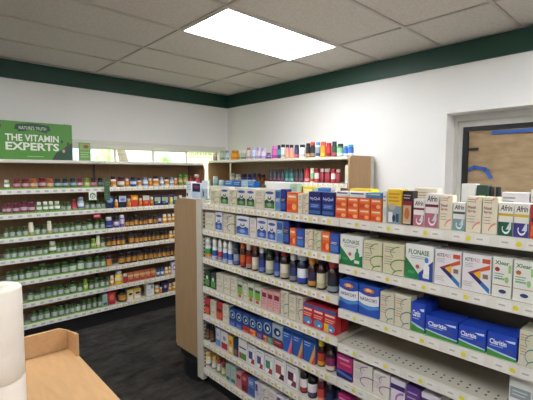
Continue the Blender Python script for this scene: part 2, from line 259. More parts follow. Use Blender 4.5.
# item kinds:  'c' cartons (base colour, art, depth);  'b' bottles (body, label, cap, shape, accent)
K = {
 'gb': ('b', '#41652e', '#aeb6b2', '#2f5024', 'jar', None, 'green supplement bottle with pale label'),
 'gd': ('b', '#3f6b30', '#b9c2b4', '#141f1a', 'jar', None, 'green supplement bottle with black cap'),
 'wt': ('b', '#e3e2c4', '#e6e0d2', '#d9dcc0', 'tall', '#c8b070', 'tall white-labelled tube bottle'),
 'wg': ('b', '#7fa060', '#e6e8e2', '#dfe3dc', 'jar', '#5e8a50', 'white-capped green bottle'),
 'rr': ('b', '#7c1f2c', '#b9a0a0', '#7a2230', 'jar', '#a03040', 'dark red gummy bottle'),
 'ro': ('b', '#a85a34', '#c8b8a0', '#b0623a', 'jar', '#c87838', 'orange-red gummy bottle'),
 'tl': ('b', '#29484a', '#9fb0b8', '#1f3c3c', 'jar', '#3e6a6a', 'dark teal supplement bottle'),
 'mr': ('b', '#6e1f42', '#bfaab4', '#6c2244', 'jar', '#8a2a55', 'maroon supplement bottle'),
 'yg': ('b', '#7f9a34', '#c2cc92', '#7aa23a', 'jar', '#9abf3a', 'yellow-green supplement bottle'),
 'pk': ('b', '#4a3030', '#c88a98', '#3a2a30', 'jar', '#b05a6a', 'pink-labelled dark bottle'),
 'bk': ('b', '#1d2226', '#7c848c', '#15181c', 'jar', '#52585e', 'black supplement bottle'),
 'ow': ('b', '#e8e0d4', '#dd8a2c', '#2b2740', 'jar', '#e9b24c', 'orange-labelled gummy bottle'),
 'os': ('b', '#d68a3c', '#e29b42', '#e4ded4', 'jar', '#c86c2a', 'small white-capped orange bottle'),
 'mw': ('b', '#741c3c', '#dfdcd6', '#3a1a2c', 'jar', '#b8c4a8', 'maroon jar with white label'),
 'bw': ('b', '#2b4f9c', '#dde2e6', '#1d2548', 'jar', '#4a86c8', 'blue jar with white label'),
 'lw': ('b', '#b9c4d4', '#e4e6ea', '#8c9cb8', 'jar', '#6a86bc', 'pale blue and white jar'),
 'nw': ('b', '#232e6c', '#2c3c88', '#e0dee4', 'jar', '#8088b8', 'navy jar with white cap'),
 'ml': ('b', '#4a3560', '#cfcad8', '#231a30', 'jar', '#8c7cae', 'lilac-labelled supplement bottle'),
 'mt': ('b', '#8c78b4', '#d6cfe4', '#e2e0ea', 'tall', '#6a5a9c', 'tall lilac white-capped bottle'),
 'am': ('b', '#3a2212', '#b98238', '#12182e', 'jar', '#c8964a', 'amber vitamin bottle with navy cap'),
 'ap': ('b', '#c8742c', '#c98434', '#3c2260', 'jar', '#d89c4a', 'orange bottle with purple cap'),
 'yp': ('b', '#d8cc5c', '#d9d690', '#4b2a80', 'jar', '#c8b832', 'yellow bottle with purple cap'),
 'gt': ('b', '#a08c50', '#c8b078', '#3f9a38', 'jar', '#5a9c44', 'bright green-capped bottle'),
 'rw': ('b', '#a81f2c', '#b43038', '#e2d6d6', 'jar', '#c8485a', 'red jar with white cap'),
 'rc': ('b', '#a02434', '#c04048', '#7c1826', 'jar', '#d87880', 'small red capped bottle'),
 'yb': ('b', '#e6c41c', '#ece6cc', '#e4e6e0', 'jar', '#e0b41c', 'yellow tub with white lid'),
 'oy': ('b', '#e0a23c', '#ecd8a8', '#e8e4dc', 'jar', '#d08a2c', 'orange and yellow white-capped bottle'),
 'bs': ('b', '#3c5890', '#e2e4ea', '#27386a', 'jar', '#8898c0', 'blue and white squat bottle'),
 # island liquids
 'kg': ('b', '#dfe3e6', '#3c9a4c', '#e6e6e2', 'spray', '#d88a4c', 'white spray bottle with green base'),
 'kb': ('b', '#dfe3e8', '#3a62b4', '#e6e6e4', 'spray', '#b8c4e0', 'blue-based white spray bottle'),
 'kr': ('b', '#dfe1e2', '#b4323c', '#e6e6e2', 'spray', '#8a9ab8', 'white spray bottle with red base'),
 'kn': ('b', '#1c2438', '#8890a4', '#222c44', 'syrup', '#4a5a8c', 'navy liquid medicine bottle'),
 'ko': ('b', '#3a160c', '#c8642c', '#d06a28', 'syrup', '#a8342c', 'orange-capped syrup bottle'),
 'kw': ('b', '#5c1612', '#c23c30', '#dfdcd8', 'syrup', '#a89490', 'white-capped red-labelled syrup bottle'),
 'kc': ('b', '#3c1a10', '#ddd6c0', '#a8583c', 'syrup', '#c8bc98', 'copper-capped syrup bottle'),
 'kd': ('b', '#14163a', '#2c3e8c', '#d8dae2', 'syrup', '#6c84c8', 'clear-capped dark blue syrup bottle'),
 'ke': ('b', '#1a2014', '#d6d4bc', '#2f5c34', 'syrup', '#a0ac98', 'green-capped syrup bottle'),
 'kf': ('b', '#181a3c', '#3850a4', '#3a2450', 'syrup', '#7a90cc', 'violet-capped blue syrup bottle'),
 'kh': ('b', '#26100c', '#d8d2bc', '#a8322c', 'syrup', '#b0a890', 'red-capped cream-labelled syrup bottle'),
 'ki': ('b', '#181420', '#2c3868', '#d8d6d8', 'syrup', '#8c8c90', 'white-capped black syrup bottle'),
 'kj': ('b', '#10183c', '#dce0e6', '#b8c4d0', 'syrup', '#2c4ab0', 'clear-capped white and blue syrup bottle'),
 'kk': ('b', '#3a180c', '#2e2a54', '#d0903c', 'syrup', '#c0903c', 'gold-capped amber syrup bottle'),
 'kl': ('b', '#2c120c', '#dcd4b8', '#2a2438', 'syrup', '#c4bc98', 'black-capped cream-labelled syrup bottle'),
 'km': ('b', '#2a0e10', '#1e2230', '#b04444', 'syrup', '#8c98a0', 'red-capped dark syrup bottle'),
 'ky': ('b', '#30120c', '#b84030', '#e0c42c', 'syrup', '#e0a430', 'yellow-capped brown syrup bottle'),
 'kp': ('b', '#241014', '#7c2c5c', '#18181c', 'syrup', '#d8c8c0', 'black-capped purple-labelled bottle'),
 'kq': ('b', '#18141a', '#e2dede', '#c85c28', 'syrup', '#a83434', 'orange-capped white-labelled black bottle'),
 'ks': ('b', '#141218', '#dfdde0', '#16161e', 'syrup', '#54446c', 'black bottle with white label'),
 'kt': ('b', '#54141c', '#c04844', '#dcd4d0', 'syrup', '#d89080', 'white-capped dark red bottle'),
 'ku': ('b', '#141020', '#283458', '#c8ccd4', 'syrup', '#8a94ac', 'grey-capped black-labelled bottle'),
 'kv': ('b', '#4a3026', '#6c4c3c', '#1c1a1e', 'jar', '#8c6c50', 'dark brown jar'),
 'k1': ('b', '#dcd2a0', '#e4e0d8', '#d8b060', 'jar', '#7c88b8', 'gold-topped white jar'),
 'k2': ('b', '#c8cca8', '#e2e2d8', '#a83a3c', 'jar', '#6c9c54', 'red-capped white and green jar'),
 'k3': ('b', '#d0c890', '#dedcc8', '#8c3038', 'jar', '#7c9a5c', 'yellowish jar with crimson cap'),
 # rear unit toiletries
 't0': ('b', '#d8cfc8', '#c89c9c', '#d8d4d0', 'tall', '#b87884', 'faint pink clear bottle'),
 't1': ('b', '#b4c4a8', '#c0ccb8', '#8cae7c', 'tall', '#8ca88c', 'pale green clear bottle'),
 't2': ('b', '#b8c4d4', '#c8d0d8', '#7c94bc', 'tall', '#90a4c0', 'pale blue clear bottle'),
 't3': ('b', '#dc9420', '#e2a028', '#c8901c', 'jar', '#c07c18', 'amber-yellow jar'),
 't4': ('b', '#c4ccc0', '#a8b4a4', '#d0d4cc', 'tall', '#5c7c5c', 'grey-green bottle'),
 't5': ('b', '#e2dadc', '#dcc8cc', '#b8645c', 'tall', '#c890a0', 'slim white and pink bottle'),
 't6': ('b', '#dde2ec', '#c8d2e6', '#a8b8dc', 'tall', '#8ca0d0', 'white bottle with pale blue cap'),
 't7': ('b', '#d0bcd8', '#ddd0e2', '#c0a8d0', 'tall', '#a888c0', 'lilac lotion bottle'),
 't8': ('b', '#6c4c94', '#9c88bc', '#54387c', 'jar', '#3c2864', 'squat purple bottle'),
 't9': ('b', '#c84ca8', '#d468b4', '#d880c0', 'tall', '#a8348c', 'magenta shampoo bottle'),
 'ta': ('b', '#2c2c54', '#3ca09c', '#241c44', 'tall', '#3c3c74', 'navy and teal can'),
 'tb': ('b', '#e6e4e0', '#dcdad8', '#1a181c', 'tall', '#b8b4b4', 'white bottle with black cap'),
 'tc': ('b', '#e0849c', '#e49a90', '#1a181c', 'tall', '#d8a468', 'pink bottle with black cap'),
 'td': ('b', '#222844', '#3c4468', '#1e2438', 'tall', '#c8505c', 'navy shampoo bottle'),
 'te': ('b', '#18161a', '#2c282c', '#141214', 'tall', '#c89c6c', 'black shampoo bottle'),
 'tf': ('b', '#1a1618', '#2c2426', '#d0482c', 'tall', '#a08874', 'black bottle with red cap'),
 'tg': ('b', '#e2e4e6', '#8c98b0', '#4c94d4', 'tall', '#3c4c74', 'white bottle with sky-blue cap'),
 'th': ('b', '#e8702c', '#ec9430', '#e05428', 'tall', '#f0c034', 'orange shampoo bottle'),
 'ti': ('b', '#c41c34', '#d03c4c', '#b01830', 'tall', '#8c142c', 'crimson shampoo bottle'),
 'tj': ('b', '#182420', '#2c4c34', '#18241c', 'tall', '#b84c5c', 'black and green bottle'),
 'tk': ('b', '#2c8c54', '#8cc49c', '#181c1c', 'tall', '#d8e4dc', 'green bottle with black cap'),
 'tm': ('b', '#2450b4', '#3c74d0', '#2c9cbc', 'tall', '#e0e8f4', 'blue bottle'),
 'd1': ('b', '#20202a', '#44444f', '#141418', 'tall', '#7c4c64', 'small black deodorant stick'),
 'd2': ('b', '#1c4c50', '#2f6c6e', '#183438', 'tall', '#78a8a6', 'teal deodorant stick'),
 'd3': ('b', '#b81c2c', '#c83c44', '#a81828', 'tall', '#dca0a0', 'tall red deodorant stick'),
 'd4': ('b', '#d8dcc8', '#88b478', '#d8dcd0', 'tall', '#b83c3c', 'white and green deodorant stick'),
 'd5': ('b', '#b42434', '#e2dcd8', '#8c1c2c', 'tall', '#c84854', 'red stick with white label'),
 'd6': ('b', '#7c1c2c', '#a83c48', '#ccb0b0', 'tall', '#8c2c3c', 'wine-red stick with pale cap'),
 'e1': ('b', '#c8dce4', '#b0ccd8', '#e0e4e4', 'tall', '#8cb0c4', 'pale blue bottle'),
 'e2': ('b', '#6c3414', '#8c4c24', '#1c1a2c', 'tall', '#a8683c', 'brown bottle with dark cap'),
 'e3': ('b', '#3c4c94', '#c8c0dc', '#2c3468', 'jar', '#8c94c4', 'blue-capped lilac jar'),
 'e4': ('b', '#e4e2da', '#d8d4c8', '#c8c4b8', 'jar', '#90a0c0', 'white toiletry jar'),
 'bd': ('b', '#1c1c1e', '#2e2e30', '#24262c', 'tall', '#3a3a3c', 'small black bottle'),
 # cartons
 'Cb': ('c', '#d8d2b8', a_beige, .05, 'cream carton with olive arcs'),
 'Cg': ('c', '#d2ceb0', lambda A: a_beige(A, '#5c8a3c'), .07, 'cream carton with green arcs'),
 'Ct': ('c', '#d2ceb8', lambda A: a_beige(A, '#5a8c8c', '#b08868'), .06, 'teal-arced cream carton'),
 'Cd': ('c', '#d6d0bc', lambda A: a_beige(A, '#2c3040', twice=False), .05, 'cream carton with black arc'),
 'Co': ('c', '#dcd4c0', lambda A: a_beige(A, '#c8743c'), .05, 'cream carton with orange arcs'),
 'Cp': ('c', '#e4dcc4', a_pink, .045, 'cream carton with pink arcs'),
 'Cc': ('c', '#d6d0bc', a_circ, .05, 'beige-circled cream carton'),
 'Gp': ('c', '#dad8d0', a_pic, .05, 'white carton with green picture'),
 'Bp': ('c', '#d8d8dc', lambda A: a_pic(A, '#3c68b8', '#2c4a90'), .05, 'white carton with blue picture'),
 'Bq': ('c', '#7c9cc4', lambda A: a_block(A, '#3c5c9c', '#5c8cc4'), .05, 'light blue carton'),
 'Nv': ('c', '#1f2c6c', lambda A: a_block(A, '#2c4494', '#3c5cac', '#d8a43c'), .05, 'navy carton'),
 'Ny': ('c', '#1c2c78', lambda A: a_block(A, '#24388c', '#3c58a8', '#d8cc3c'), .05, 'navy carton with yellow lettering'),
 'Or': ('c', '#e0642c', a_orange, .05, 'orange carton'),
 'Bl': ('c', '#2c4ca4', lambda A: a_block(A, '#3458b0', '#4c78c0'), .05, 'blue carton'),
 'Ng': ('c', '#17236a', a_night, .06, 'dark blue night-time medicine carton'),
 'Wh': ('c', '#dcdad2', a_white, .05, 'plain white carton'),
 'Wp': ('c', '#dcd4d2', a_circ, .05, 'pinkish white carton'),
 'Wx': ('c', '#dfe0dc', a_cross, .05, 'white carton with green cross'),
 'Gk': ('c', '#28463c', lambda A: A.lines(.2, .7, .8, 2, .25, .08, '#8ca850'), .05, 'dark green carton'),
 'Wf': ('c', '#dedce0', a_figs, .05, 'wide white carton with figures'),
 'Yg': ('c', '#e8c234', a_yg, .06, 'yellow and grey-blue carton'),
 'Dk': ('c', '#241c1e', a_drk, .05, 'black and red carton'),
 'Sr': ('c', '#e6e0dc', a_spray, .045, 'white and pink nasal spray carton'),
 'Sg': ('c', '#dfe0da', lambda A: a_spray(A, '#7c9ca0', '#3c4c54'), .045, 'white and grey-teal nasal spray carton'),
 'Sn': ('c', '#e2e0d8', lambda A: a_spray(A, '#235c46', '#d8b42c'), .045, 'white and dark green nasal spray carton'),
 'Sp': ('c', '#e2e0d8', lambda A: a_spray(A, '#3c3484', '#d8b42c'), .045, 'white and violet nasal spray carton'),
 'Fl': ('c', '#e4e6e2', a_flo, .07, 'white and green spray carton'),
 'Fb': ('c', '#e4e6e4', lambda A: a_flo(A, True), .07, 'white, green and blue carton'),
 'As': ('c', '#e4e2e4', a_ast, .06, 'white carton with rainbow triangle'),
 'Xr': ('c', '#e2e4dc', a_xl, .05, 'white carton with red dot'),
 'Xo': ('c', '#e2e4dc', lambda A: a_xl(A, '#b86a2c'), .05, 'white carton with orange dot'),
 'Ns': ('c', '#2450b0', a_nas, .07, 'blue carton with white band'),
 'Cl': ('c', '#2148b8', a_cla, .06, 'blue and green carton'),
 'Ro': ('c', '#2a4486', a_round, .05, 'blue carton with round emblem'),
 'Gw': ('c', '#a8b0b4', lambda A: a_round(A), .05, 'grey carton with dark circle'),
 'Tr': ('c', '#2c5cac', a_tri, .06, 'tall blue carton with orange wedge'),
 'Tp': ('c', '#2c60b4', lambda A: a_tri(A, '#cc7ca0'), .06, 'tall blue carton with pink wedge'),
 'Fv': ('c', '#e2e2e4', a_frame, .06, 'white carton with violet panel'),
 'Fg': ('c', '#e2e2e2', lambda A: a_frame(A, '#3c8c6c'), .06, 'white carton with green panel'),
 'Fr': ('c', '#e0dee0', lambda A: a_frame(A, '#a85450', '#5c2430'), .06, 'white carton with brick-red panel'),
 'Fm': ('c', '#dcdcde', lambda A: a_frame(A, '#5c2c44', '#7c2c3c'), .06, 'white carton with plum panel'),
 'Rb': ('c', '#c42c34', a_redblue, .05, 'red carton with blue top'),
 'Ry': ('c', '#c42c34', lambda A: a_redblue(A, True), .05, 'red and blue carton with yellow corner'),
 'Mg': ('c', '#a82c6c', a_magenta, .06, 'magenta and navy carton'),
 'Cv': ('c', '#dcd8d0', a_purple, .06, 'cream carton with purple arcs'),
 'Pw': ('c', '#dcd6e0', lambda A: (A.rect(0, .6, 1, .8, '#3c2c6c'), A.arc(.9, .2, .5, 90, 200, .05, '#a86cb4', ry=.3)), .06, 'white and purple carton'),
 'Pu': ('c', '#5c3c84', lambda A: A.lines(.1, .7, .8, 3, .2, .06, '#b8a4cc'), .06, 'purple carton'),
 'Wg': ('c', '#dfe4e0', lambda A: (A.rect(.05, .02, .9, .1, '#3c9c58'), A.rect(.05, .3, .95, .62, '#8f989c'), A.lines(.15, .5, .8, 2, .1, .03, '#cfd4d6')), .08, 'white carton with grey label'),
 'Gr': ('c', '#c8ccb8', a_grn, .05, 'lime-panelled cream carton'),
 'Gx': ('c', '#2c3c34', lambda A: (A.rect(.1, .1, .9, .5, '#5c9c4c'), A.oval(.5, .6, .2, .12, '#e0e4dc')), .05, 'dark green-labelled carton'),
 'Pc': ('c', '#d8a8a4', a_cap, .05, 'crimson-banded pink carton'),
 'Rd': ('c', '#b43c3c', a_red, .05, 'red and orange carton'),
 'Ye': ('c', '#dcb040', lambda A: (A.rect(.1, .1, .9, .4, '#e8dcc8'), A.oval(.5, .65, .3, .12, '#c8602c')), .05, 'yellow carton'),
 'Nr': ('c', '#28345c', lambda A: (A.rect(.1, .1, .5, .4, '#3c8c4c'), A.rect(.5, .1, .9, .4, '#b8343c')), .05, 'navy carton with green and red'),
 'Wr': ('c', '#d8d4d4', lambda A: (A.rect(.05, .05, .95, .4, '#a8303c'), A.oval(.5, .65, .25, .12, '#8c8ca0')), .05, 'white carton with red base'),
 'Wl': ('c', '#c4ccdc', lambda A: (A.rect(.05, .05, .95, .4, '#5c8cc8'), A.lines(.2, .7, .8, 2, .1, .05, '#8c94a8')), .05, 'pale carton with blue base'),
 'Wn': ('c', '#dcdcd8', lambda A: (A.rect(.1, .55, .9, .62, '#2c3c64'), A.rect(.1, .05, .9, .35, '#4c8c3c'), A.rect(.1, .05, .35, .3, '#b83c44')), .07, 'large white carton with green band'),
 'Te': ('c', '#a8c0b4', lambda A: (A.rect(.1, .1, .9, .3, '#3c6c74'), A.lines(.2, .8, .8, 4, .1, .03, '#7c948c')), .05, 'pale green carton'),
 'Tg': ('c', '#5c9474', lambda A: A.lines(.2, .8, .8, 4, .15, .04, '#b4ccb8'), .05, 'mid-green carton'),
 'Rm': ('c', '#9c3440', lambda A: (A.rect(.1, .1, .9, .4, '#5c2028'), A.lines(.2, .8, .8, 2, .1, .05, '#d8b0a8')), .05, 'dark red carton'),
 'Pi': ('c', '#cc8c94', a_cap, .05, 'pink and crimson carton'),
 'Bx': ('c', '#5c7cb8', lambda A: (A.rect(.1, .1, .9, .5, '#34549c'), A.lines(.2, .8, .8, 2, .1, .05, '#d0d8e8')), .05, 'mid-blue carton'),
 'Lg': ('c', '#d0ccd8', lambda A: (A.rect(.1, .5, .5, .9, '#54447c'), A.lines(.2, .4, .8, 2, .1, .05, '#9c94ac')), .05, 'lilac-white carton'),
 'Bg': ('c', '#c46c4c', lambda A: (A.rect(0, .55, 1, .8, '#e0b890'), A.rect(.1, .1, .9, .3, '#a83c44'), A.oval(.6, .45, .25, .14, '#d89c3c')), .04, 'pink and orange snack pouch'),
 'Yw': ('c', '#dfd2a0', lambda A: (A.rect(0, .8, 1, 1, '#d8b448'), A.oval(.5, .6, .35, .12, '#4c3c34'), A.rect(.1, .1, .9, .35, '#ece4dc')), .06, 'yellow and cream carton'),
 'Wc': ('c', '#e0e4e0', lambda A: (A.rect(.55, .55, .9, .8, '#8ca0a0'), A.lines(.1, .5, .8, 4, .1, .03, '#a8b0b0')), .08, 'tall white carton'),
 'Nc': ('c', '#2c2858', lambda A: (A.oval(.55, .55, .25, .16, '#b8a8b8'), A.rect(.1, .1, .9, .2, '#544c90')), .06, 'dark navy carton'),
 'Lc': ('c', '#cfc4d8', lambda A: (A.oval(.5, .55, .32, .25, '#5c5078'), A.oval(.5, .55, .2, .15, '#dcd4e0')), .05, 'lilac carton with dark circle'),
 'Rx': ('c', '#b83434', lambda A: (A.oval(.5, .55, .35, .2, '#d8705c'), A.rect(.1, .1, .9, .2, '#7c2020')), .05, 'bright red carton'),
 'Nb': ('c', '#1f2f6a', lambda A: (A.oval(.5, .68, .4, .2, '#8ca8d4'), A.poly([(0, 0), (1, 0), (1, .3), (0, .45)], '#141c44')), .05, 'navy and pale blue carton'),
 'Kw': ('c', '#181e30', lambda A: (A.rect(0, .5, 1, 1, '#b4b8d0'), A.oval(.5, .7, .3, .14, '#6c7ab0')), .05, 'black and silver carton'),
 'Ob': ('c', '#cc3c28', lambda A: (A.rect(0, .6, 1, 1, '#e08c2c'), A.oval(.5, .75, .3, .12, '#f0c868')), .05, 'red carton with orange top'),
 'Rv': ('c', '#cc3c2c', lambda A: (A.rect(0, .55, 1, 1, '#c8d0c4'), A.oval(.5, .35, .3, .12, '#e08c2c')), .05, 'red carton with silver top'),
 'Pg': ('c', '#35287c', lambda A: (A.rect(.05, .45, .95, .85, '#a8b88c'), A.oval(.4, .3, .25, .14, '#4c9454'), A.oval(.75, .35, .15, .12, '#c8c4dc')), .05, 'violet and green carton'),
 'Bt': ('c', '#2f74c4', lambda A: A.lines(.1, .7, .9, 2, .3, .12, '#a8d0ec'), .1, 'blue wipes pack'),
 'Lb': ('c', '#a8c8dc', lambda A: A.lines(.1, .7, .9, 2, .3, .12, '#dce8ee'), .08, 'light blue pack'),
 'Yl': ('c', '#ecd41c', lambda A: A.lines(.1, .7, .9, 1, .3, .2, '#f0e8a0'), .08, 'yellow carton lying flat'),
 'Tl': ('c', '#e4e4e2', lambda A: (A.lines(.08, .6, .9, 1, .3, .25, '#4c5474'),), .08, 'flat white carton with grey lettering'),
 'Tb': ('c', '#4f7cb4', lambda A: (A.lines(.08, .6, .9, 1, .3, .25, '#a8c4a0'),), .08, 'flat blue carton'),
 'Wd': ('c', '#dcdcdc', lambda A: A.oval(.5, .5, .35, .2, '#26262a'), .08, 'white carton with black oval'),
 'Ac': ('c', '#e2e8f0', lambda A: (A.rect(.1, .1, .35, .3, '#2a2c34'), A.lines(.2, .8, .9, 3, .15, .05, '#a8b8c8')), .05, 'white leaflet box'),
 'Ad': ('c', '#c8d8ec', lambda A: (A.rect(.05, .45, .95, .98, '#242c50'), A.oval(.5, .75, .3, .12, '#8c3c54')), .05, 'pale box with navy picture'),
}
def build_carton(mb, w, h, base, art, d):
    mb.box(-w/2, w/2, 0, d, 0, h, mat(base, .45), bev=min(.0012, w/12)); A = Art(mb, w, h); art(A)
def build_bottle(root, w, h, body, label, cap, shape, acc):
    r = w/2; B = MB(); L = MB(); Cc = MB(); bm_, lm, cm, am = mat(body, .28), mat(label, .5), mat(cap, .4), mat(acc or label, .5)
    if shape == 'jar':
        ch = h*.27; hb = h-ch; B.lathe([(r*.9, 0), (r, .003), (r, hb*.84), (r*.84, hb*.95), (r*.68, hb)], bm_)
        Cc.lathe([(r*.74, hb+.0005), (r*.8, hb+.003), (r*.8, h-.003), (r*.72, h)], cm); l0, l1 = hb*.2, hb*.74
    elif shape == 'tall':
        ch = h*.22; hb = h-ch; B.lathe([(r*.88, 0), (r, .004), (r, hb*.92), (r*.92, hb*.98), (r*.8, hb)], bm_)
        Cc.lathe([(r*.86, hb+.0005), (r*.9, hb+.003), (r*.86, h-.004), (r*.76, h)], cm); l0, l1 = hb*.1, hb*.86
    elif shape == 'spray':
        hb = h*.68; B.lathe([(r*.9, 0), (r, .004), (r*.97, hb*.82), (r*.68, hb)], bm_)
        Cc.lathe([(r*.6, hb+.0005), (r*.86, hb+.004), (r*.86, h*.86), (r*.7, h*.92), (r*.5, h)], cm); l0, l1 = hb*.05, hb*.68
    else:
        hb = h*.76; B.lathe([(r*.92, 0), (r, .004), (r, hb*.8), (r*.9, hb*.87), (r*.55, hb*.95), (r*.5, hb)], bm_)
        Cc.lathe([(r*.62, hb-.003), (r*.78, hb), (r*.8, h-.006), (r*.68, h)], cm); l0, l1 = hb*.08, hb*.66
    L.lathe([(r+.0004, l0), (r+.0006, l0+(l1-l0)*.34)], am, cap=False); L.lathe([(r+.0006, l0+(l1-l0)*.34), (r+.0006, l1-.002), (r+.0002, l1)], lm, cap=False)
    n0 = root
    B.build('bottle_body', n0); L.build('paper_label', n0); Cc.build('cap', n0)

# ---------------------------------------------------------------- rows of goods
ORD = 'first second third fourth fifth sixth seventh eighth ninth tenth eleventh twelfth thirteenth fourteenth fifteenth sixteenth seventeenth eighteenth nineteenth twentieth twenty-first twenty-second twenty-third twenty-fourth twenty-fifth twenty-sixth'.split()
NUM = 'zero one two three four five six seven eight nine ten eleven twelve thirteen fourteen fifteen sixteen seventeen eighteen nineteen twenty twenty-one twenty-two twenty-three twenty-four twenty-five twenty-six'.split()
def ord_(i, n):
    if n == 2: return ('left-hand of two', 'right-hand of two')[i]
    if i == 0: return 'leftmost of '+NUM[n]
    if i == n-1: return 'rightmost of '+NUM[n]
    return ORD[i]+' from left of '+NUM[n]
PLUR = {}
def row(ax, plane, z, rot, items, where, short, set_=.02, behind=0):
    """items: (kind, u0, u1, height, extra depth, extra height); one thing each, standing on the shelf top z"""
    if behind: items = [(i[0], i[1], i[2], i[3]*.97, (i[4] if len(i) > 4 else 0), (i[5] if len(i) > 5 else 0)) for i in items]
    cnt = {}
    for it in items: cnt[it[0]] = cnt.get(it[0], 0)+1
    seen = {}; ends = {}
    order = sorted(items, key=lambda t: t[1])
    for it in order:
        k, a, b, h = it[:4]; dd = it[4] if len(it) > 4 else 0; dz = it[5] if len(it) > 5 else 0
        kd = K[k]; desc = kd[-1]
        lane = (round(dd, 3), round(dz, 3), kd[0] == 'c')
        if kd[0] == 'c':
            p = plane+set_+dd; P0 = hit(a, ax, p); P1 = hit(b, ax, p)
            al = 1-ax; s0, s1 = P0[al], P1[al]
            w = abs(s1-s0)-.0015; c = (s0+s1)/2; d = kd[3]; yy = p
            if behind: yy += (d+.006)*behind
        else:
            p = plane+set_+dd; dpt = (hit((a+b)/2, ax, p+.02)); zz = dpt.dot(fw); w = (b-a)*zz/F*((1.02 if k == 'am' else .96) if rot == 0 else 1.1)
            if k in ('gb', 'gd'): h = h*.92
            c = hit((a+b)/2, ax, p+w/2)[1-ax]; yy = p+w/2; d = w
            if behind: yy += (w+.006)*behind
        sgn = 1 if rot == 0 else -1                         # direction of +u along the row
        lo, hi = c*sgn-w/2, c*sgn+w/2                       # keep neighbours in one lane apart
        e = ends.get((round(dd, 3), round(dz, 3)))
        if e is not None and lo < e+.0008:
            sh = e+.0008-lo; lo += sh/1; 
            if kd[0] == 'c': w = max(hi-lo, .012); c = sgn*(lo+w/2)
            else:
                if hi-lo > .75*w: w = hi-lo; c = sgn*(lo+w/2)
                else: w *= .85; c = sgn*(lo+w/2)
            hi = lo+w
        ends[(round(dd, 3), round(dz, 3))] = hi
        loc = (c, yy, z+dz) if rot == 0 else (yy, c, z+dz)
        i = seen.get(k, 0); seen[k] = i+1; n = cnt[k]
        lab = desc+', '+where if n == 1 else f'{desc}, {ord_(i, n)}, {where}'
        cat = 'box' if kd[0] == 'c' else 'bottle'
        if ('jar' in desc or 'tub' in desc): cat = 'jar'
        if 'pouch' in desc: cat = 'pouch'
        nm = {'box': 'medicine_carton', 'bottle': 'medicine_bottle', 'jar': 'plastic_jar', 'pouch': 'snack_pouch'}[cat]
        if ax == 1 and cat == 'bottle': nm = 'vitamin_bottle'
        g = f'{desc}s {short}' if n > 1 else None
        if kd[0] == 'c':
            mb = MB(); build_carton(mb, w, h, kd[1], kd[2], d); o = mb.build(nm, loc=loc, rot=rot); o['label'] = lab; o['category'] = cat
            if g: o['group'] = g
        else:
            o = thing(nm, lab, cat, loc, rot, g); build_bottle(o, w, h, *kd[1:6])
LP, IP, RP = 4.15, 1.6, 3.04
def lrow(n, z, items):
    w = ['top', 'second', 'third', 'fourth', 'fifth', 'sixth', 'lowest'][n]
    row(1, LP, EYE+z, 0, items, f'{w} shelf of vitamin unit', f'on the {w} shelf of the vitamin unit')
def many(k, h, *us): return [(k, us[i], us[i+1], h) for i in range(0, len(us), 2)]
LZ = [-.175, -.4, -.615, -.812, -1.025, -1.243, -1.45]
lrow(0, LZ[0], [('wg', 3.5, 8.5, .09)]+[('rr', 12.8, 19.2, .1), ('rr', 21, 28, .1), ('ro', 29.4, 36.6, .1), ('rr', 38, 45.2, .108), ('ro', 46.4, 52.8, .1), ('tl', 54, 60.6, .098), ('tl', 61.6, 67.6, .098), ('tl', 69.2, 75.4, .1),
  ('mr', 76.6, 82.2, .1), ('yg', 83.6, 89, .1), ('pk', 90.2, 95.8, .1), ('bk', 97, 103, .1), ('ow', 110, 115.8, .115), ('mw', 117, 124, .11), ('os', 124.6, 128.6, .088), ('bw', 129.8, 136, .105), ('ow', 136.8, 141.2, .092),
  ('lw', 142, 147.6, .102), ('os', 148, 151.6, .088), ('ow', 152.2, 158.4, .115), ('lw', 159.4, 163.4, .1), ('ow', 163.8, 168.8, .1), ('lw', 169.4, 173.6, .1), ('os', 174, 177.2, .09), ('gt', 177.6, 182.4, .13), ('gt', 183, 188, .13), ('rc', 188.4, 192.4, .11), ('rw', 193.4, 199.6, .13)])
lrow(1, LZ[1], many('mr', .1, 1, 4.2, 4.6, 9.4, 11, 17.6)+[('mr', 19, 26.2, .112), ('mr', 27, 33, .102)]+many('wg', .1, 35.2, 40, 41.2, 46.4, 47.2, 52, 53, 58.4)+many('gb', .095, 59.4, 63.6, 64.4, 69.6)+[('rc', 70.4, 75, .11), ('lw', 76.4, 82.8, .13)]+many('gb', .1, 83.6, 88.2, 89.2, 93.6, 94.8, 99, 100, 104.2)+
  [('Nb', 105, 113, .125), ('os', 113.4, 117.2, .088), ('Kw', 118, 125.6, .125), ('os', 126, 130, .09), ('Ob', 130.6, 137.6, .125), ('os', 138, 141.4, .09), ('Rv', 142.2, 148.8, .12), ('os', 149.2, 153, .1), ('Pg', 153.6, 160.4, .11), ('Pg', 161, 168, .11), ('yp', 168.6, 172.4, .12), ('Pg', 172.8, 177, .11), ('os', 178, 182, .1)])
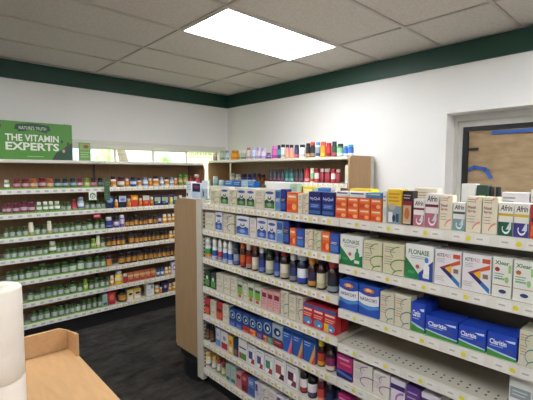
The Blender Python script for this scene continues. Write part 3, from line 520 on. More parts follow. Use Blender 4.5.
lrow(2, LZ[2], many('gb', .1, .6, 5, 7, 12, 13.8, 18.2, 20, 24.8)+[('wt', 26.2, 31, .125), ('gd', 32.2, 37.2, .105)]+many('gb', .1, 39.2, 43.6)+[('wt', 44.8, 49.2, .125)]+many('gb', .1, 50.6, 55.2, 56.4, 61, 62.4, 67, 68, 72.4)+[('gd', 73.6, 79.2, .118)]+many('gb', .1, 80.4, 84.6)+
  [('gd', 85.2, 90.8, .12)]+many('gb', .105, 92.4, 97.2, 98.4, 103)+[('nw', 103.6, 111.2, .115), ('ml', 112, 117.8, .12), ('mt', 118.4, 123, .13)]+many('am', .092, 123.6, 127.4, 127.8, 132.2)+[('am', 132.6, 137, .115)]+many('am', .09, 137.6, 141.4, 141.8, 146)+[('am', 146.6, 151.6, .11), ('am', 152, 156.4, .1), ('ml', 157, 160.8, .11)]+
  many('oy', .1, 161.4, 166, 166.4, 170.4, 170.8, 175.8, 176.4, 181))
lrow(3, LZ[3], many('gb', .1, 1, 6, 7.2, 13, 14.4, 20, 21.4, 26.6, 27.8, 32.4)+[('gd', 33.6, 38.8, .1)]+many('gb', .1, 40, 44.8)+[('wg', 46, 53, .12)]+many('gb', .105, 53.8, 58.2, 59.2, 64, 65.2, 69.6, 71, 75.6, 77, 82, 83, 87.4)+[('yg', 88.6, 93.4, .1), ('wt', 94, 97.8, .13), ('gb', 98.6, 102.8, .105)]+
  many('am', .1, 104, 109.4, 110, 114, 114.6, 118.6, 119, 123)+[('am', 127.2, 132.6, .115)]+many('am', .1, 133, 137, 137.4, 142, 142.4, 146, 146.4, 150, 150.4, 154.4, 155, 158.6, 159, 162.6, 163, 167.4)+many('oy', .09, 168, 171.6, 172, 176, 176.6, 180.4))
lrow(4, LZ[4], many('gb', .105, 1, 6, 7.2, 13, 14.4, 19.4)+[('gd', 20.6, 27.2, .12), ('gb', 28.4, 34.2, .115), ('gb', 35, 42.2, .135), ('gd', 43, 49.4, .115), ('gb', 50, 56.4, .12), ('gb', 57.6, 64.6, .12), ('gd', 65.4, 72.8, .13), ('gd', 73.8, 81.6, .155), ('gb', 82.6, 89.6, .14), ('gb', 90.8, 97, .135), ('gd', 97.8, 102.8, .125)]+
  [('ap', 103.6, 109, .105)]+many('am', .12, 116, 122.8, 123.4, 129.4, 129.8, 135.4, 136, 141.4, 141.8, 146.8)+many('am', .11, 147.4, 151, 151.6, 155.4, 156.2, 160, 160.6, 164.2, 164.8, 168.4, 169, 172.4, 172.8, 176.4, 177, 181))
lrow(5, LZ[5], [('gd', 22.4, 27.8, .125), ('gd', 28.8, 34.4, .1), ('gb', 35, 40, .115), ('gb', 41.2, 46.4, .115), ('gb', 47.4, 52.4, .115), ('gb', 53.2, 58.8, .12), ('gd', 59.8, 65, .1), ('gd', 65.4, 72, .14), ('gb', 73.4, 78.4, .1), ('yg', 79.4, 84.4, .118), ('gb', 85.4, 90.4, .105), ('gb', 91, 95.6, .12), ('gd', 96.4, 101.4, .12), ('gb', 102.2, 106, .11)]+
  [('oy', 106.8, 111.4, .105), ('yb', 112, 119.8, .14), ('rw', 120.4, 124.6, .1)]+many('Bg', .105, 125.2, 131, 131.4, 137, 137.4, 142.8, 143.2, 148.4, 148.8, 153.6)+[('bs', 154.2, 158, .1), ('bs', 158.4, 162.2, .1), ('oy', 163, 166.4, .09), ('oy', 166.6, 169.6, .09), ('Lc', 170.2, 175.6, .14), ('oy', 176.4, 180.6, .1)])
lrow(6, LZ[6], many('gb', .115, 24.8, 30.6, 31.6, 37.2, 38.4, 44.4, 46, 52, 53, 58.6)+many('gb', .11, 59.6, 64.2, 65.6, 70)+[('gd', 71, 76, .12)]+many('gb', .12, 76.8, 81.4, 82.4, 87, 88.4, 93, 94, 98.4)+[('Te', 98.8, 104, .13), ('Rx', 104.8, 112, .145), ('am', 115, 123, .145), ('Yw', 123.6, 130.6, .12), ('Yw', 131.6, 138.2, .12), ('Wc', 144.2, 151.8, .155),
  ('oy', 152.4, 157.2, .1), ('os', 157.6, 160, .07), ('Nc', 160.4, 166, .13), ('oy', 166.6, 170, .09), ('oy', 170.4, 175.8, .09)])
# island: bay 1 (far), bay 2 (near)
IZ = [-.235, -.425, -.64, -.86, -1.07, -1.275, -1.49]
def irow(z, items, where, short, behind=0, set_=.012):
    row(0, IP, EYE+z, -PI/2, items, where, short, set_)
    for k in range(1, behind+1):
        row(0, IP, EYE+z, -PI/2, items, where+' back row', short, set_, k)
irow(IZ[0], [('Cb', 210, 219, .1), ('Gp', 220.3, 228.5, .125), ('Cb', 229, 236, .11), ('Gp', 236.8, 246, .125), ('Gp', 246.4, 254.8, .125), ('Cc', 255.2, 263.8, .12), ('Gp', 264.4, 275, .13), ('Bq', 275.4, 280.4, .125), ('Ny', 280.8, 286, .13), ('Or', 286.8, 297.6, .115),
  ('Cc', 298, 303, .11), ('Co', 303.4, 308.6, .115), ('Ng', 309, 321.6, .125), ('Ng', 322.2, 335, .125), ('Or', 336, 347.6, .055), ('Or', 348, 359.2, .055), ('Or', 359.6, 371, .055), ('Or', 371.4, 382.6, .055),
  ('Wh', 383.6, 387.6, .145), ('Yg', 388.2, 402.6, .155), ('Dk', 403.4, 413.4, .15), ('Sr', 414.6, 425.8, .118), ('Sr', 426.4, 440, .145), ('Cp', 441, 453.8, .14), ('Sg', 454.6, 467, .112), ('Cp', 467.8, 483.4, .14), ('Cp', 484.2, 499.6, .14),
  ('Sn', 500.4, 515.8, .122), ('Sp', 516.4, 532, .122), ('Rd', 532.6, 548, .12)], 'top shelf of the island', 'on the top island shelf')
row(0, IP, EYE+IZ[0]+.0555, -PI/2, [('Or', 336, 347.6, .052), ('Or', 348, 359.2, .052), ('Or', 359.6, 371, .052), ('Or', 371.4, 382.6, .052)], 'stacked second layer, top of island', 'in the second layer of the stack on the island', .012)
row(0, IP, EYE+IZ[0]+.108, -PI/2, [('Tl', 336.5, 349.5, .026), ('Tl', 350, 366, .026), ('Tb', 366.5, 382.4, .026)], 'lying on the orange carton stack', 'lying on the orange cartons', .012)
row(0, IP+.12, EYE+IZ[0], -PI/2, [('Wx', 462, 476.6, .185), ('Gk', 477.4, 489, .18), ('bd', 489.5, 495.5, .175), ('bd', 496, 502, .175), ('Wf', 503, 531, .155), ('Wh', 532, 545, .17), ('Cc', 415, 438, .16), ('Wh', 388, 394, .15)], 'standing behind top island row', 'behind the front row on the island top', .012)
row(0, IP+.3, EYE+IZ[0], -PI/2, [('Wd', 266, 289.5, .155), ('Te', 290.2, 297, .15), ('Yl', 303, 313.4, .135), ('Bt', 318, 329.6, .13), ('Wh', 331, 336, .14), ('Yl', 350, 371.6, .135), ('Lb', 314, 317.6, .13)], 'far side of island top', 'on the far side of the island top', .012)
irow(IZ[1], [('Cc', 204.6, 214.4, .12), ('Bp', 215, 222, .135), ('Cd', 223, 234, .13), ('Bp', 236, 249, .13), ('Wp', 250, 256.4, .125), ('Bp', 257, 267, .135), ('Bp', 267.6, 276.4, .13), ('Bq', 277, 283.2, .13), ('Nv', 283.8, 289.4, .15), ('Or', 290.2, 296.4, .1), ('Bl', 297, 304.8, .1),
  ('Co', 305.4, 313.6, .105), ('Cg', 314.2, 322, .105), ('Or', 322.6, 330.8, .105), ('Bl', 331.2, 340, .105), ('Nv', 293, 300, .13, .07)], 'far island bay, second shelf', 'on the second shelf, far island bay')
irow(IZ[2], [('kg', 205, 211.4, .145), ('kb', 212, 217.2, .145), ('kr', 217.8, 222.4, .145), ('kb', 222.8, 227.6, .148), ('kb', 228, 233, .15), ('kn', 233.6, 239.8, .155), ('ko', 240.4, 245.8, .17), ('kw', 246.4, 251.8, .168), ('kc', 252.4, 258.6, .178), ('kd', 259.2, 265.4, .168), ('ke', 266.4, 274.4, .178),
  ('kf', 274.8, 280.6, .175), ('kh', 281.2, 290, .182), ('ki', 290.6, 298, .168), ('kj', 298.8, 308.8, .18), ('kk', 309.4, 317.4, .17), ('kl', 318.6, 327, .18), ('km', 329.6, 340.2, .175)], 'far island bay, third shelf', 'on the third shelf, far island bay', 1)
irow(IZ[3], [('Gx', 203.6, 209, .12), ('Gx', 209.6, 215, .115), ('Cc', 215.6, 222.4, .13), ('Cc', 223, 229.4, .13), ('Cc', 230, 236.6, .135), ('Gr', 237, 242.4, .12), ('Cc', 243, 247.6, .115), ('Gr', 248, 254, .125), ('Gr', 254.6, 261, .12), ('Pc', 261.8, 267.2, .12), ('Pc', 267.8, 273.4, .12), ('Pc', 274, 280.6, .125),
  ('Ct', 281.2, 289.2, .155), ('Cc', 289.8, 297, .145), ('Cd', 297.6, 304, .15), ('Rb', 304.4, 314.6, .125), ('Rb', 315, 325.8, .125), ('Ry', 326.2, 338.4, .125)], 'far island bay, fourth shelf', 'on the fourth shelf, far island bay', 1)
irow(IZ[4], [('Rd', 203.6, 208.6, .12), ('Cc', 209.2, 214.6, .12), ('Rd', 215.4, 221.2, .125), ('Cc', 221.8, 228, .13), ('Ro', 228.8, 235, .08, 0, .041), ('Ro', 235.6, 241.6, .08, 0, .041), ('Ro', 242.2, 248.8, .08, 0, .041), ('Ro', 249.4, 256, .08, 0, .041), ('Ro', 256.6, 263, .08, 0, .041),
  ('Bl', 228.8, 235, .04), ('Bl', 235.6, 241.6, .04), ('Rd', 242.2, 248.8, .04), ('Or', 249.4, 256, .04), ('Pu', 256.6, 263, .04),
  ('Ro', 263.6, 272.2, .1, 0, .041), ('Gw', 272.8, 283.6, .1, 0, .041), ('Or', 263.6, 267.4, .04), ('Tg', 267.8, 273.4, .04), ('Rm', 273.8, 283.6, .04), ('Tp', 284.2, 293.8, .15), ('Tr', 294.4, 304.6, .15), ('Tr', 305.2, 317.6, .15), ('ky', 318.4, 327.8, .15), ('kp', 329, 338.8, .15)], 'far island bay, fifth shelf', 'on the fifth shelf, far island bay')
irow(IZ[5], [('kv', 204.2, 208.8, .115), ('kv', 209.2, 213.8, .12), ('Wl', 214.6, 219.6, .135), ('Wr', 220.2, 227, .13), ('Ye', 227.6, 232.2, .125), ('Nr', 232.8, 237.4, .125), ('Wn', 238, 247, .145), ('Fv', 247.6, 255.8, .135), ('Fv', 256.4, 264.6, .13), ('Fg', 265.2, 274.6, .135), ('Fr', 275.2, 287.2, .145), ('Fm', 287.8, 300, .14),
  ('kq', 300.6, 309.8, .17), ('ks', 310.6, 320, .165), ('kt', 320.8, 328.6, .165), ('ku', 329.4, 337.6, .17)], 'far island bay, sixth shelf', 'on the sixth shelf, far island bay', 1)
irow(IZ[6], [('k1', 204.4, 210.2, .11), ('k1', 210.8, 215.6, .11), ('k2', 216, 220.4, .11), ('k3', 220.8, 224.6, .1), ('Te', 225, 229.4, .125), ('Te', 230, 235, .13), ('Pi', 235.6, 240.6, .11), ('Rm', 241.2, 247.2, .12), ('Bx', 247.8, 254.4, .12), ('Lg', 255, 261, .12), ('Cv', 261.6, 269, .12), ('Wp', 269.6, 277, .12), ('Lg', 277.6, 286, .12), ('Wh', 286.6, 296, .12)], 'far island bay, lowest shelf', 'on the lowest shelf, far island bay', 1)
JZ = [-.468, -.70, -.88, -1.07, -1.28]
irow(JZ[0], [('Fl', 341.4, 364.4, .15), ('Cg', 365.2, 384.2, .14), ('Cg', 385, 406.8, .14), ('Fb', 408, 436.6, .152), ('As', 438, 465.2, .147), ('As', 466.2, 496, .147), ('Xr', 497.2, 517.6, .15), ('Xo', 518.6, 541, .15)], 'near island bay, second shelf', 'on the second shelf, near island bay', 1)
irow(JZ[1], [('Ns', 341.4, 360.8, .15), ('Ns', 361.4, 382.4, .15), ('Ct', 383.4, 398, .14), ('Ct', 398.6, 415, .145), ('Cl', 416, 430, .13), ('Cl', 430.8, 464.4, .088), ('Cl', 465.2, 493.6, .088), ('Cl', 495, 526.4, .092), ('Ct', 528, 546, .13)], 'near island bay, third shelf', 'on the third shelf, near island bay', 1)
irow(JZ[2], [('Wg', 520, 545, .13)], 'on the emptied shelf of near island bay', 'near bay', 0, .03)
irow(JZ[3], [('Mg', 340, 356.4, .125), ('Cv', 357.2, 377.4, .125), ('Cv', 378.2, 395.6, .115), ('Pw', 396.4, 412, .115), ('Pu', 412.8, 428, .115), ('Pw', 429, 448, .11)], 'near island bay, fifth shelf', 'on the fifth shelf, near island bay', 1)
irow(JZ[4], [('Mg', 342, 356, .12)], 'below the purple cartons, near island bay', 'near bay')

# rear unit against the right wall
def rrow(z, items, where, short, set_=.03, d=0): row(0, RP+d, EYE+z, -PI/2, items, where, short, set_)
rrow(.143, [('t0', 213.2, 217.2, .08), ('t1', 220.4, 224.6, .13), ('t2', 225.4, 229.2, .125), ('t3', 231, 239.4, .125), ('t4', 240.6, 246, .12), ('t5', 247, 250.6, .145), ('t6', 252, 256, .14), ('t7', 256.6, 260.6, .14), ('t7', 261.2, 266, .125), ('t8', 266.4, 271, .07), ('t9', 272, 277, .145), ('ta', 277.4, 280.6, .15),
  ('tb', 281, 285, .155), ('tc', 285.4, 289, .15), ('tc', 289.4, 293.4, .145), ('td', 294.4, 298.8, .14), ('tb', 299.4, 305, .14), ('te', 305.8, 310, .15), ('tf', 310.4, 314.8, .16), ('tg', 315.4, 320, .155), ('th', 320.4, 325.8, .155), ('ti', 326.2, 331.2, .14), ('tj', 331.8, 336.4, .15), ('tk', 337, 343, .125), ('tm', 343.6, 347.4, .1), ('tm', 347.8, 353, .11)],
  'top of the right-wall unit', 'on top of the right-wall unit', .05)
rrow(-.2, [('e1', 213, 218, .13), ('e1', 219, 224, .08), ('Bt', 225, 232.6, .08), ('Bt', 233.2, 240.4, .075), ('Lb', 241, 247.4, .085), ('Bt', 248, 254.4, .075)], 'right-wall unit, far middle shelf', 'on the middle shelf of the right-wall unit')
rrow(-.2, [('e4', 230, 235, .17), ('e4', 235.6, 241, .16), ('e3', 241.6, 247, .165), ('e3', 247.6, 252, .165), ('e3', 252.4, 256.4, .17), ('e2', 256.8, 260.6, .17), ('e2', 261, 265.2, .16)], 'back row, middle shelf, right-wall unit', 'in the back row of the right-wall unit middle shelf', .16)
rrow(-.115, many('d1', .14, 269, 272.8, 273.2, 276.8, 277.2, 280.6, 281, 284.4)+many('d2', .14, 285, 289, 289.6, 294)+many('d1', .14, 295, 299, 299.6, 304)+[('d3', 304.8, 310, .15), ('d4', 310.4, 314.2, .145), ('d5', 314.6, 319.6, .145), ('d6', 320.2, 324.8, .14), ('d6', 325.2, 330.6, .14), ('d5', 331.2, 336, .14), ('d6', 336.4, 340.8, .135)],
  'right-wall unit, near middle shelf', 'on the near bay middle shelf of the right-wall unit')
# end cap of the island
row(0, 1.62, EYE-.215, -PI/2, [('Ac', 186, 191, .13), ('Ad', 191.8, 200.4, .12)], 'on end cap of island', 'on the end cap', .03)

# ---------------------------------------------------------------- the shelving
def strip_mesh(L, style):          # a price channel running along +x, facing -y, with its printed tickets
    mb = MB(); mb.box(0, L, -.008, 0, -.042, .001, mat('#e2dfd6', .35))
    x = .04; k = 0; rnd = random.Random(int(L*1000)+len(style))
    while x < L-.05:
        if style == 'grey': mb.box(x, x+.034, -.0086, -.0075, -.031, -.012, mat('#b4b6bc', .5)); x += .075
        elif style == 'pale':
            mb.box(x, x+.03, -.0086, -.0075, -.036, -.006, mat('#f0efe9', .5)); mb.box(x+.004, x+.02, -.0089, -.0084, -.03, -.02, mat('#b4b0a8', .5))
            if k % 2: mb.box(x+.034, x+.056, -.0086, -.0075, -.034, -.012, mat('#e4d874', .5))
            else: mb.box(x+.034, x+.052, -.0086, -.0075, -.03, -.01, mat('#e2c8a8', .5))
            x += .064; k += 1
        else:
            mb.box(x, x+.05, -.0086, -.0075, -.037, -.006, mat('#e8e6e0', .5)); mb.box(x+.006, x+.028, -.0089, -.0084, -.024, -.018, mat('#b8b6b0', .5))
            if k % 2 == 0:
                n = 12; mb.add([(x+.062+.0095*math.cos(2*PI*j/n), -.0092, -.022+.0095*math.sin(2*PI*j/n)) for j in range(n)], [tuple(range(n))], mat('#e6dc30', .5))
            x += .085; k += 1
    return mb
def shelf(parent, x0, x1, y0, y1, z, style, facing, liner=None, holes=False):
    """facing 'y': front at y0 looking -Y, running along X; facing 'x': front at x0 looking -X"""
    mb = MB(); mb.box(x0, x1, y0, y1, z-.022, z-.0005, STEEL)
    if facing == 'x' and holes:
        for j in range(2):
            for i in range(int((y1-y0-.06)/.035)):
                yy = y0+.04+i*.035; mb.box(x0+.04+.03*j, x0+.052+.03*j, yy, yy+.008, z-.0006, z-.0001, mat('#5c5850', .7))
    s = mb.build('shelf', parent)
    if facing == 'y': sm = strip_mesh(x1-x0, style).build('price_strip', s, loc=(x0, y0-.0005, z))
    else: sm = strip_mesh(y1-y0, style).build('price_strip', s, loc=(x0-.0005, y1, z), rot=-PI/2)
    if liner:
        l = MB(); l.box(x0+.002, x1-.002, y0+.004, y0+.012, z-.0004, z-.00005, mat(liner, .5)); l.box(x0+.002, x1-.002, y0+.001, y0+.004, z-.0004, z+.014, mat(liner, .5)); l.build('shelf_liner', s, label='green shelf liner')
    return s
# vitamin unit along the back wall: three bays
u = thing('shelving_unit', 'long wood-backed vitamin shelving unit against back wall under green sign', 'shelf', (1.5, 4.35, 0))
def loc_parent(root):
    """children are modelled in world coordinates; keep them there"""
    return root
U = Vector(u.location)
def at_parent(o, root): o.location = Vector(o.location)-Vector(root.location)
def fix(root):
    for c in root.children_recursive:
        if c.parent == root: c.location = Vector(c.location)-Vector(root.location)
BX = [-.9, .32, 1.54, 2.76]
for i in range(3):
    x0, x1 = BX[i]+.002, BX[i+1]-.002
    mb = MB(); mb.box(x0, x1, 4.5, 4.52, .14, EYE+.07, WOOD); mb.build('back_panel', u, label='brown wood-grain back panel')
    for z in LZ: shelf(u, x0, x1, LP, 4.49, EYE+z, 'grey' if i < 2 else 'pale', 'y', '#6fa544' if i < 2 else None)
    mb = MB(); mb.box(x0, x1, LP, 4.54, EYE+.07, EYE+.1, mat('#dcd8cc', .35), bev=.004); mb.build('top_shelf', u)
mb = MB(); mb.box(BX[0], BX[3], LP+.03, 4.5, .0005, .14, BLACK); mb.build('kick_plate', u)
for x in BX: mb = MB(); mb.box(x-.012, x+.012, 4.49, 4.515, .14, EYE+.069, mat('#55504a', .6)); mb.build('upright', u)
mb = MB(); mb.prism([(LP+.06, .02), (LP+.02, .1), (LP+.0, EYE+.02), (LP+.04, EYE+.095), (4.54, EYE+.095), (4.54, .02)], 0, BX[3]+.002, BX[3]+.02, WOOD); mb.build('end_panel', u)
fix(u)

# island
isl = thing('shelving_unit', 'white double-sided medicine shelving island with two bays in foreground', 'shelf', (1.93, 1.2, 0))
YB = [-.04, 1.18, 2.42]
for i, zs in ((1, IZ), (0, [IZ[0]]+JZ+[-1.49])):
    y0, y1 = YB[i]+.002, YB[i+1]-.002
    mb = MB(); mb.box(1.925, 1.945, y0, y1, .1, EYE+IZ[0]-.025, GREYBACK); mb.build('back_panel', isl, label='plain grey metal back panel')
    for n, z in enumerate(zs):
        if n == 0: continue
        shelf(isl, IP, 1.915, y0, y1, EYE+z, 'pale' if i else 'yellow', 'x', None, holes=(i == 0))
    shelf(isl, IP, 2.27, y0, y1, EYE+IZ[0], 'pale' if i else 'yellow', 'x')
    for z in (-.55, -.85, -1.15, -1.49):
        mb = MB(); mb.box(1.95, 2.27, y0, y1, EYE+z-.02, EYE+z, STEEL); mb.build('shelf', isl)
for y in YB:
    mb = MB(); mb.box(1.9, 1.97, y-.015, y+.015, .02, EYE+IZ[0]-.023, STEEL)
    for k in range(44): mb.box(1.8985, 1.9, y-.005, y+.005, .15+k*.0275, .165+k*.0275, BLACK)
    mb.build('upright', isl)
mb = MB(); mb.box(1.64, 2.24, -.04, 2.42, .0005, .1, BLACK); mb.build('kick_plate', isl)
mb = MB(); mb.box(1.603, 2.27, 2.437, 2.498, .06, EYE+IZ[0]+.01, STEEL)
mb.box(1.59, 1.63, 2.425, 2.5, .05, EYE+IZ[0]+.03, STEEL, bev=.003)
for k in range(46): mb.box(1.606, 1.616, 2.4245, 2.426, .15+k*.0275, .165+k*.0275, BLACK)
mb.build('end_frame', isl, label='white slotted end frame')
fix(isl)

# end cap
ec = thing('end_cap_unit', 'wood-panelled end cap joined to far end of shelving island', 'shelf', (1.93, 2.65, 0))
mb = MB(); mb.prism([(2.503, .19), (2.503, EYE-.216), (2.72, EYE-.216), (2.8, EYE-.235), (2.84, EYE-.28), (2.84, .22), (2.82, .19)], 0, 1.6, 1.62, PANEL); mb.build('side_panel', ec)
mb = MB(); mb.prism([(2.503, .19), (2.503, EYE-.216), (2.72, EYE-.216), (2.8, EYE-.235), (2.84, EYE-.28), (2.84, .22), (2.82, .19)], 0, 2.25, 2.27, PANEL); mb.build('side_panel', ec)
mb = MB(); mb.box(1.621, 2.249, 2.503, 2.52, .19, EYE-.24, WOOD); mb.build('back_panel', ec)
for z in (.25, .55, .85, 1.15): mb = MB(); mb.box(1.621, 2.249, 2.521, 2.82, z-.02, z, STEEL); mb.build('shelf', ec)
mb = MB(); mb.box(1.621, 2.249, 2.503, 2.78, EYE-.236, EYE-.2155, STEEL); mb.build('top_shelf', ec)
mb = MB(); mb.prism([(1.6, 2.505), (1.585, 2.56), (1.585, 2.66), (1.61, 2.74), (1.68, 2.78), (2.18, 2.78), (2.24, 2.74), (2.25, 2.505)], 2, .0005, .14, BLACK); mb.box(1.61, 2.25, 2.505, 2.78, .141, .2, BLACK); mb.build('kick_plate', ec)
fix(ec)
# clear leaflet holder on the end cap
h_ = thing('leaflet_holder', 'clear acrylic leaflet holder with white sheets on island end cap', 'leaflet holder', (1.66, 2.5, EYE-.215), -PI/2)
mb = MB(); CL = mat('#e8f2f6', .08, trans=.9)
mb.box(-.045, .045, .03, .033, 0, .15, CL); mb.box(-.045, .045, 0, .033, 0, .003, CL); mb.box(-.045, .045, 0, .003, .003, .08, CL); mb.build('holder', h_)
mb = MB(); mb.box(-.04, .04, .012, .018, .0035, .14, mat('#e6eaf2', .5)); mb.box(-.03, -.01, .0112, .012, .02, .06, mat('#2c3038', .5)); mb.build('leaflets', h_)

# rear unit on the right wall
ru = thing('shelving_unit', 'tall wood-sided toiletries shelving unit against right wall beyond the island', 'shelf', (3.25, 3.3, 0))
RY = [2.17, 3.31, 4.45]
mb = MB(); mb.prism([(3.04, .1), (3.04, EYE+.12), (3.07, EYE+.15), (3.4, EYE+.15), (3.4, .1)], 1, 2.15, 2.168, mat('#b39066', .5, kind='wood')); mb.build('end_panel', ru)
mb = MB(); mb.prism([(3.04, .1), (3.04, EYE+.09), (3.07, EYE+.135), (3.4, EYE+.135), (3.4, .1)], 1, 4.452, 4.47, mat('#b39066', .5, kind='wood')); mb.build('end_panel', ru)
mb = MB(); mb.box(3.402, 3.46, 2.15, 2.175, .02, EYE+.15, STEEL, bev=.003); mb.build('upright', ru)
for i, zs in ((0, (-.115, -.38, -.65, -.92, -1.2, -1.48)), (1, (-.2, -.42, -.65, -.92, -1.2, -1.48))):
    y0, y1 = RY[i]+.002, RY[i+1]-.002
    mb = MB(); mb.box(3.42, 3.44, y0, y1, .1, EYE+.11, WOOD); mb.build('back_panel', ru)
    for z in zs: shelf(ru, RP, 3.41, y0, y1, EYE+z, 'pale', 'x')
    mb = MB(); mb.box(RP-.004, 3.46, y0, y1, EYE+.112, EYE+.1425, mat('#dcd6c6', .4), bev=.004); mb.build('top_shelf', ru)
    if i == 0: mb = MB(); mb.box(3.06, 3.075, y0, y0+.04, EYE-.11, EYE+.06, mat('#e2ded2', .5)); mb.build('corner_post', ru)
mb = MB(); mb.box(3.08, 3.44, 2.18, 4.44, .0005, .1, BLACK); mb.build('kick_plate', ru)
fix(ru)

# shelf signs on the vitamin unit
def flag(name, u, z0, z1, w, col, label, cat, art=None, y=LP-.035):
    p = hit(u, 1, y); mb = MB(); mb.box(-w/2, w/2, 0, .003, 0, z1-z0, mat(col, .5))
    if art: art(Art(mb, w, z1-z0))
    mb.box(-.004, .004, .0035, -y+LP-.0095, (z1-z0)*.5, (z1-z0)*.5+.004, mat('#d0d0d0', .3))
    o = mb.build(name, loc=(p.x, y, EYE+z0)); o['label'] = label; o['category'] = cat
def leafart(A):
    rn = random.Random(3)
    for k in range(40): x = rn.uniform(.1, .9); y = rn.uniform(.06, .94); A.oval(x, y, .09, .025, rn.choice(['#3f6a3c', '#6c8c5a', '#2c4a34', '#8ca080']), 6)
flag('shelf_flag', 106.5, -.31, -.085, .055, '#4a6a4a', 'mottled dark green sign flag hanging off the vitamin unit between its bays', 'sign', leafart)
flag('shelf_talker', 92, -.3, -.212, .075, '#e4e8e2', 'small white shelf sign with green mark beneath top vitamin shelf', 'sign', lambda A: (A.oval(.5, .5, .4, .35, '#7c9c74'), A.oval(.5, .45, .25, .2, '#e2e6e0'), A.poly([(.3, .5), (.45, .3), (.8, .8), (.45, .45)], '#3c6c3c')), LP-.016)
flag('shelf_talker', 95.5, -.49, -.445, .075, '#b0303a', 'small red shelf tag under the second vitamin shelf', 'sign', lambda A: A.lines(.15, .4, .85, 1, .2, .2, '#e0c0c0'), LP-.016)

# green sign
mb = MB(); W, H = .70, .36; mb.box(-W/2, W/2, 0, .012, 0, H, mat('#4e8c35', .45)); A = Art(mb, W, H)
A.poly([(.72, 0), (1, 0), (1, .5), (.93, .42), (.86, .3), (.78, .2)], '#1f4a36')
A.poly([(.28, .8), (.3, .93), (.5, .97), (.7, .93), (.72, .8), (.68, .78), (.67, .73), (.5, .8), (.33, .73), (.32, .78)], '#1d4434')
A.text("NATURE'S TRUTH", .335, .795, .665, .885, '#cfdcb8', .01)
A.text('THE VITAMIN', .175, .49, .82, .67, '#e8ecdf', .025); A.text('EXPERTS', .175, .25, .82, .46, '#e8ecdf', .03); A.rect(.42, .085, .62, .1, '#a8c890')
for x, y, c in ((.9, .3, '#7a2438'), (.88, .26, '#b09a90'), (.94, .47, '#6a2c28'), (.86, .52, '#23543a'), (.8, .1, '#5a2a34'), (.12, .86, '#6a2c28'), (.05, .8, '#3c6a2c')): A.oval(x, y, .018, .045, c)
s_ = mb.build('shop_sign', loc=(.918, 4.3, EYE+.1005)); s_['label'] = 'green vitamin advertising sign with white lettering on top of vitamin unit'; s_['category'] = 'sign'
mb = MB(); mb.box(-.055, .055, 0, .02, 0, .19, mat('#6f9c52', .5)); A = Art(mb, .11, .19); A.rect(0, .6, 1, .95, '#86ac60'); A.oval(.6, .78, .25, .1, '#9c4c4c'); A.lines(.1, .45, .9, 3, .12, .04, '#a8c890')
o = mb.build('brochure_holder', loc=(1.39, 4.3, EYE+.1005)); o['label'] = 'small green brochure box standing right of the green sign'; o['category'] = 'sign'
mb = MB(); mb.box(1.28, 1.325, 4.56, 4.608, EYE+.08, EYE+.5, WHITE)
mb.build('trim_1', kind='structure')

# ---------------------------------------------------------------- counter and rolls
cz = EYE-.88
ct = thing('counter', 'light wood counter with raised back edge in bottom left foreground', 'counter', (-.2, 1.4, 0))
mb = MB(); mb.box(-1.1, .566, .5, 2.048, cz-.03, cz, LIGHT); mb.build('worktop', ct)
mb = MB(); mb.prism([(-1.1, cz-.03), (-1.1, cz+.105), (.519, cz+.105), (.566, cz+.082), (.566, cz-.03)], 1, 2.049, 2.067, LIGHT); mb.build('back_ledge', ct)
mb = MB(); mb.prism([(1.92, cz+.0003), (1.92, cz+.107), (1.95, cz+.105), (2.0485, cz+.084), (2.0485, cz+.0003)], 0, .553, .566, LIGHT); mb.build('side_ledge', ct)
mb = MB(); mb.box(-1.08, .545, .52, 1.9, .08, cz-.0305, LIGHT); mb.build('cabinet_body', ct)
mb = MB(); mb.box(-1.04, .51, .56, 1.86, .0005, .0795, BLACK); mb.build('kick_plate', ct)
fix(ct)
d = ray(-13.5, 170); d = d*(1.1/d.dot(fw)); PT = mat('#dad0c4', .9)
def towel(z, label):
    r = thing('paper_towel_roll', label, 'paper towel roll', (d.x, d.y, z)); R_ = .072; Hh = .27
    mb = MB(); n = 40; prof = [(.02, .0), (R_-.003, 0), (R_, .004), (R_, Hh*.3), (R_-.0006, Hh*.31), (R_, Hh*.33), (R_, Hh-.005), (R_-.004, Hh), (.02, Hh), (.02, 0)]
    mb.lathe(prof, PT, n=n, cap=False); mb.build('paper', r)
    mb = MB(); mb.lathe([(.0195, .001), (.0195, Hh-.003), (.018, Hh-.003), (.018, .001)], mat('#a89274', .8), n=24, cap=False); mb.build('cardboard_core', r)
towel(cz+.271, 'white paper towel roll stacked on another at left edge'); towel(cz, 'lower white paper towel roll standing on the wood counter')

# ---------------------------------------------------------------- room
CH = EYE+1.085; X0, X1, Y0, Y1 = -3.2, 3.49, -3.2, 4.61
mb = MB(); mb.box(X0, X1, Y0, Y1, -.1, 0, carpet); mb.build('floor', kind='structure')
mb = MB(); mb.box(X0-.3, X1+.35, Y0-.3, Y1+.3, CH+.012, CH+.1, ceil_m); mb.build('ceiling', kind='structure')
# ceiling grid: bars every 0.61 m across, every 1.22 m along
TB = mat('#b8b2aa', .5); mb = MB(); gx = [2.83-1.215*k for k in range(6)]; gy = [2.74-.605*k for k in range(-3, 11)]
for x in gx:
    if X0 < x < X1: mb.box(x-.011, x+.011, Y0, Y1, CH+.001, CH+.013, TB)
for y in gy:
    if Y0 < y < Y1: mb.box(X0, X1, y-.011, y+.011, CH+.0015, CH+.0135, TB)
mb.build('trim_2', kind='structure')
GR = mat('#163f33', .5)
mb = MB(); mb.box(X0, X1, Y1-.018, Y1, CH-.178, CH, GR); mb.build('trim_3', kind='structure')
mb = MB(); mb.box(X1-.018, X1, Y0, Y1-.018, CH-.178, CH, GR); mb.build('trim_4', kind='structure')
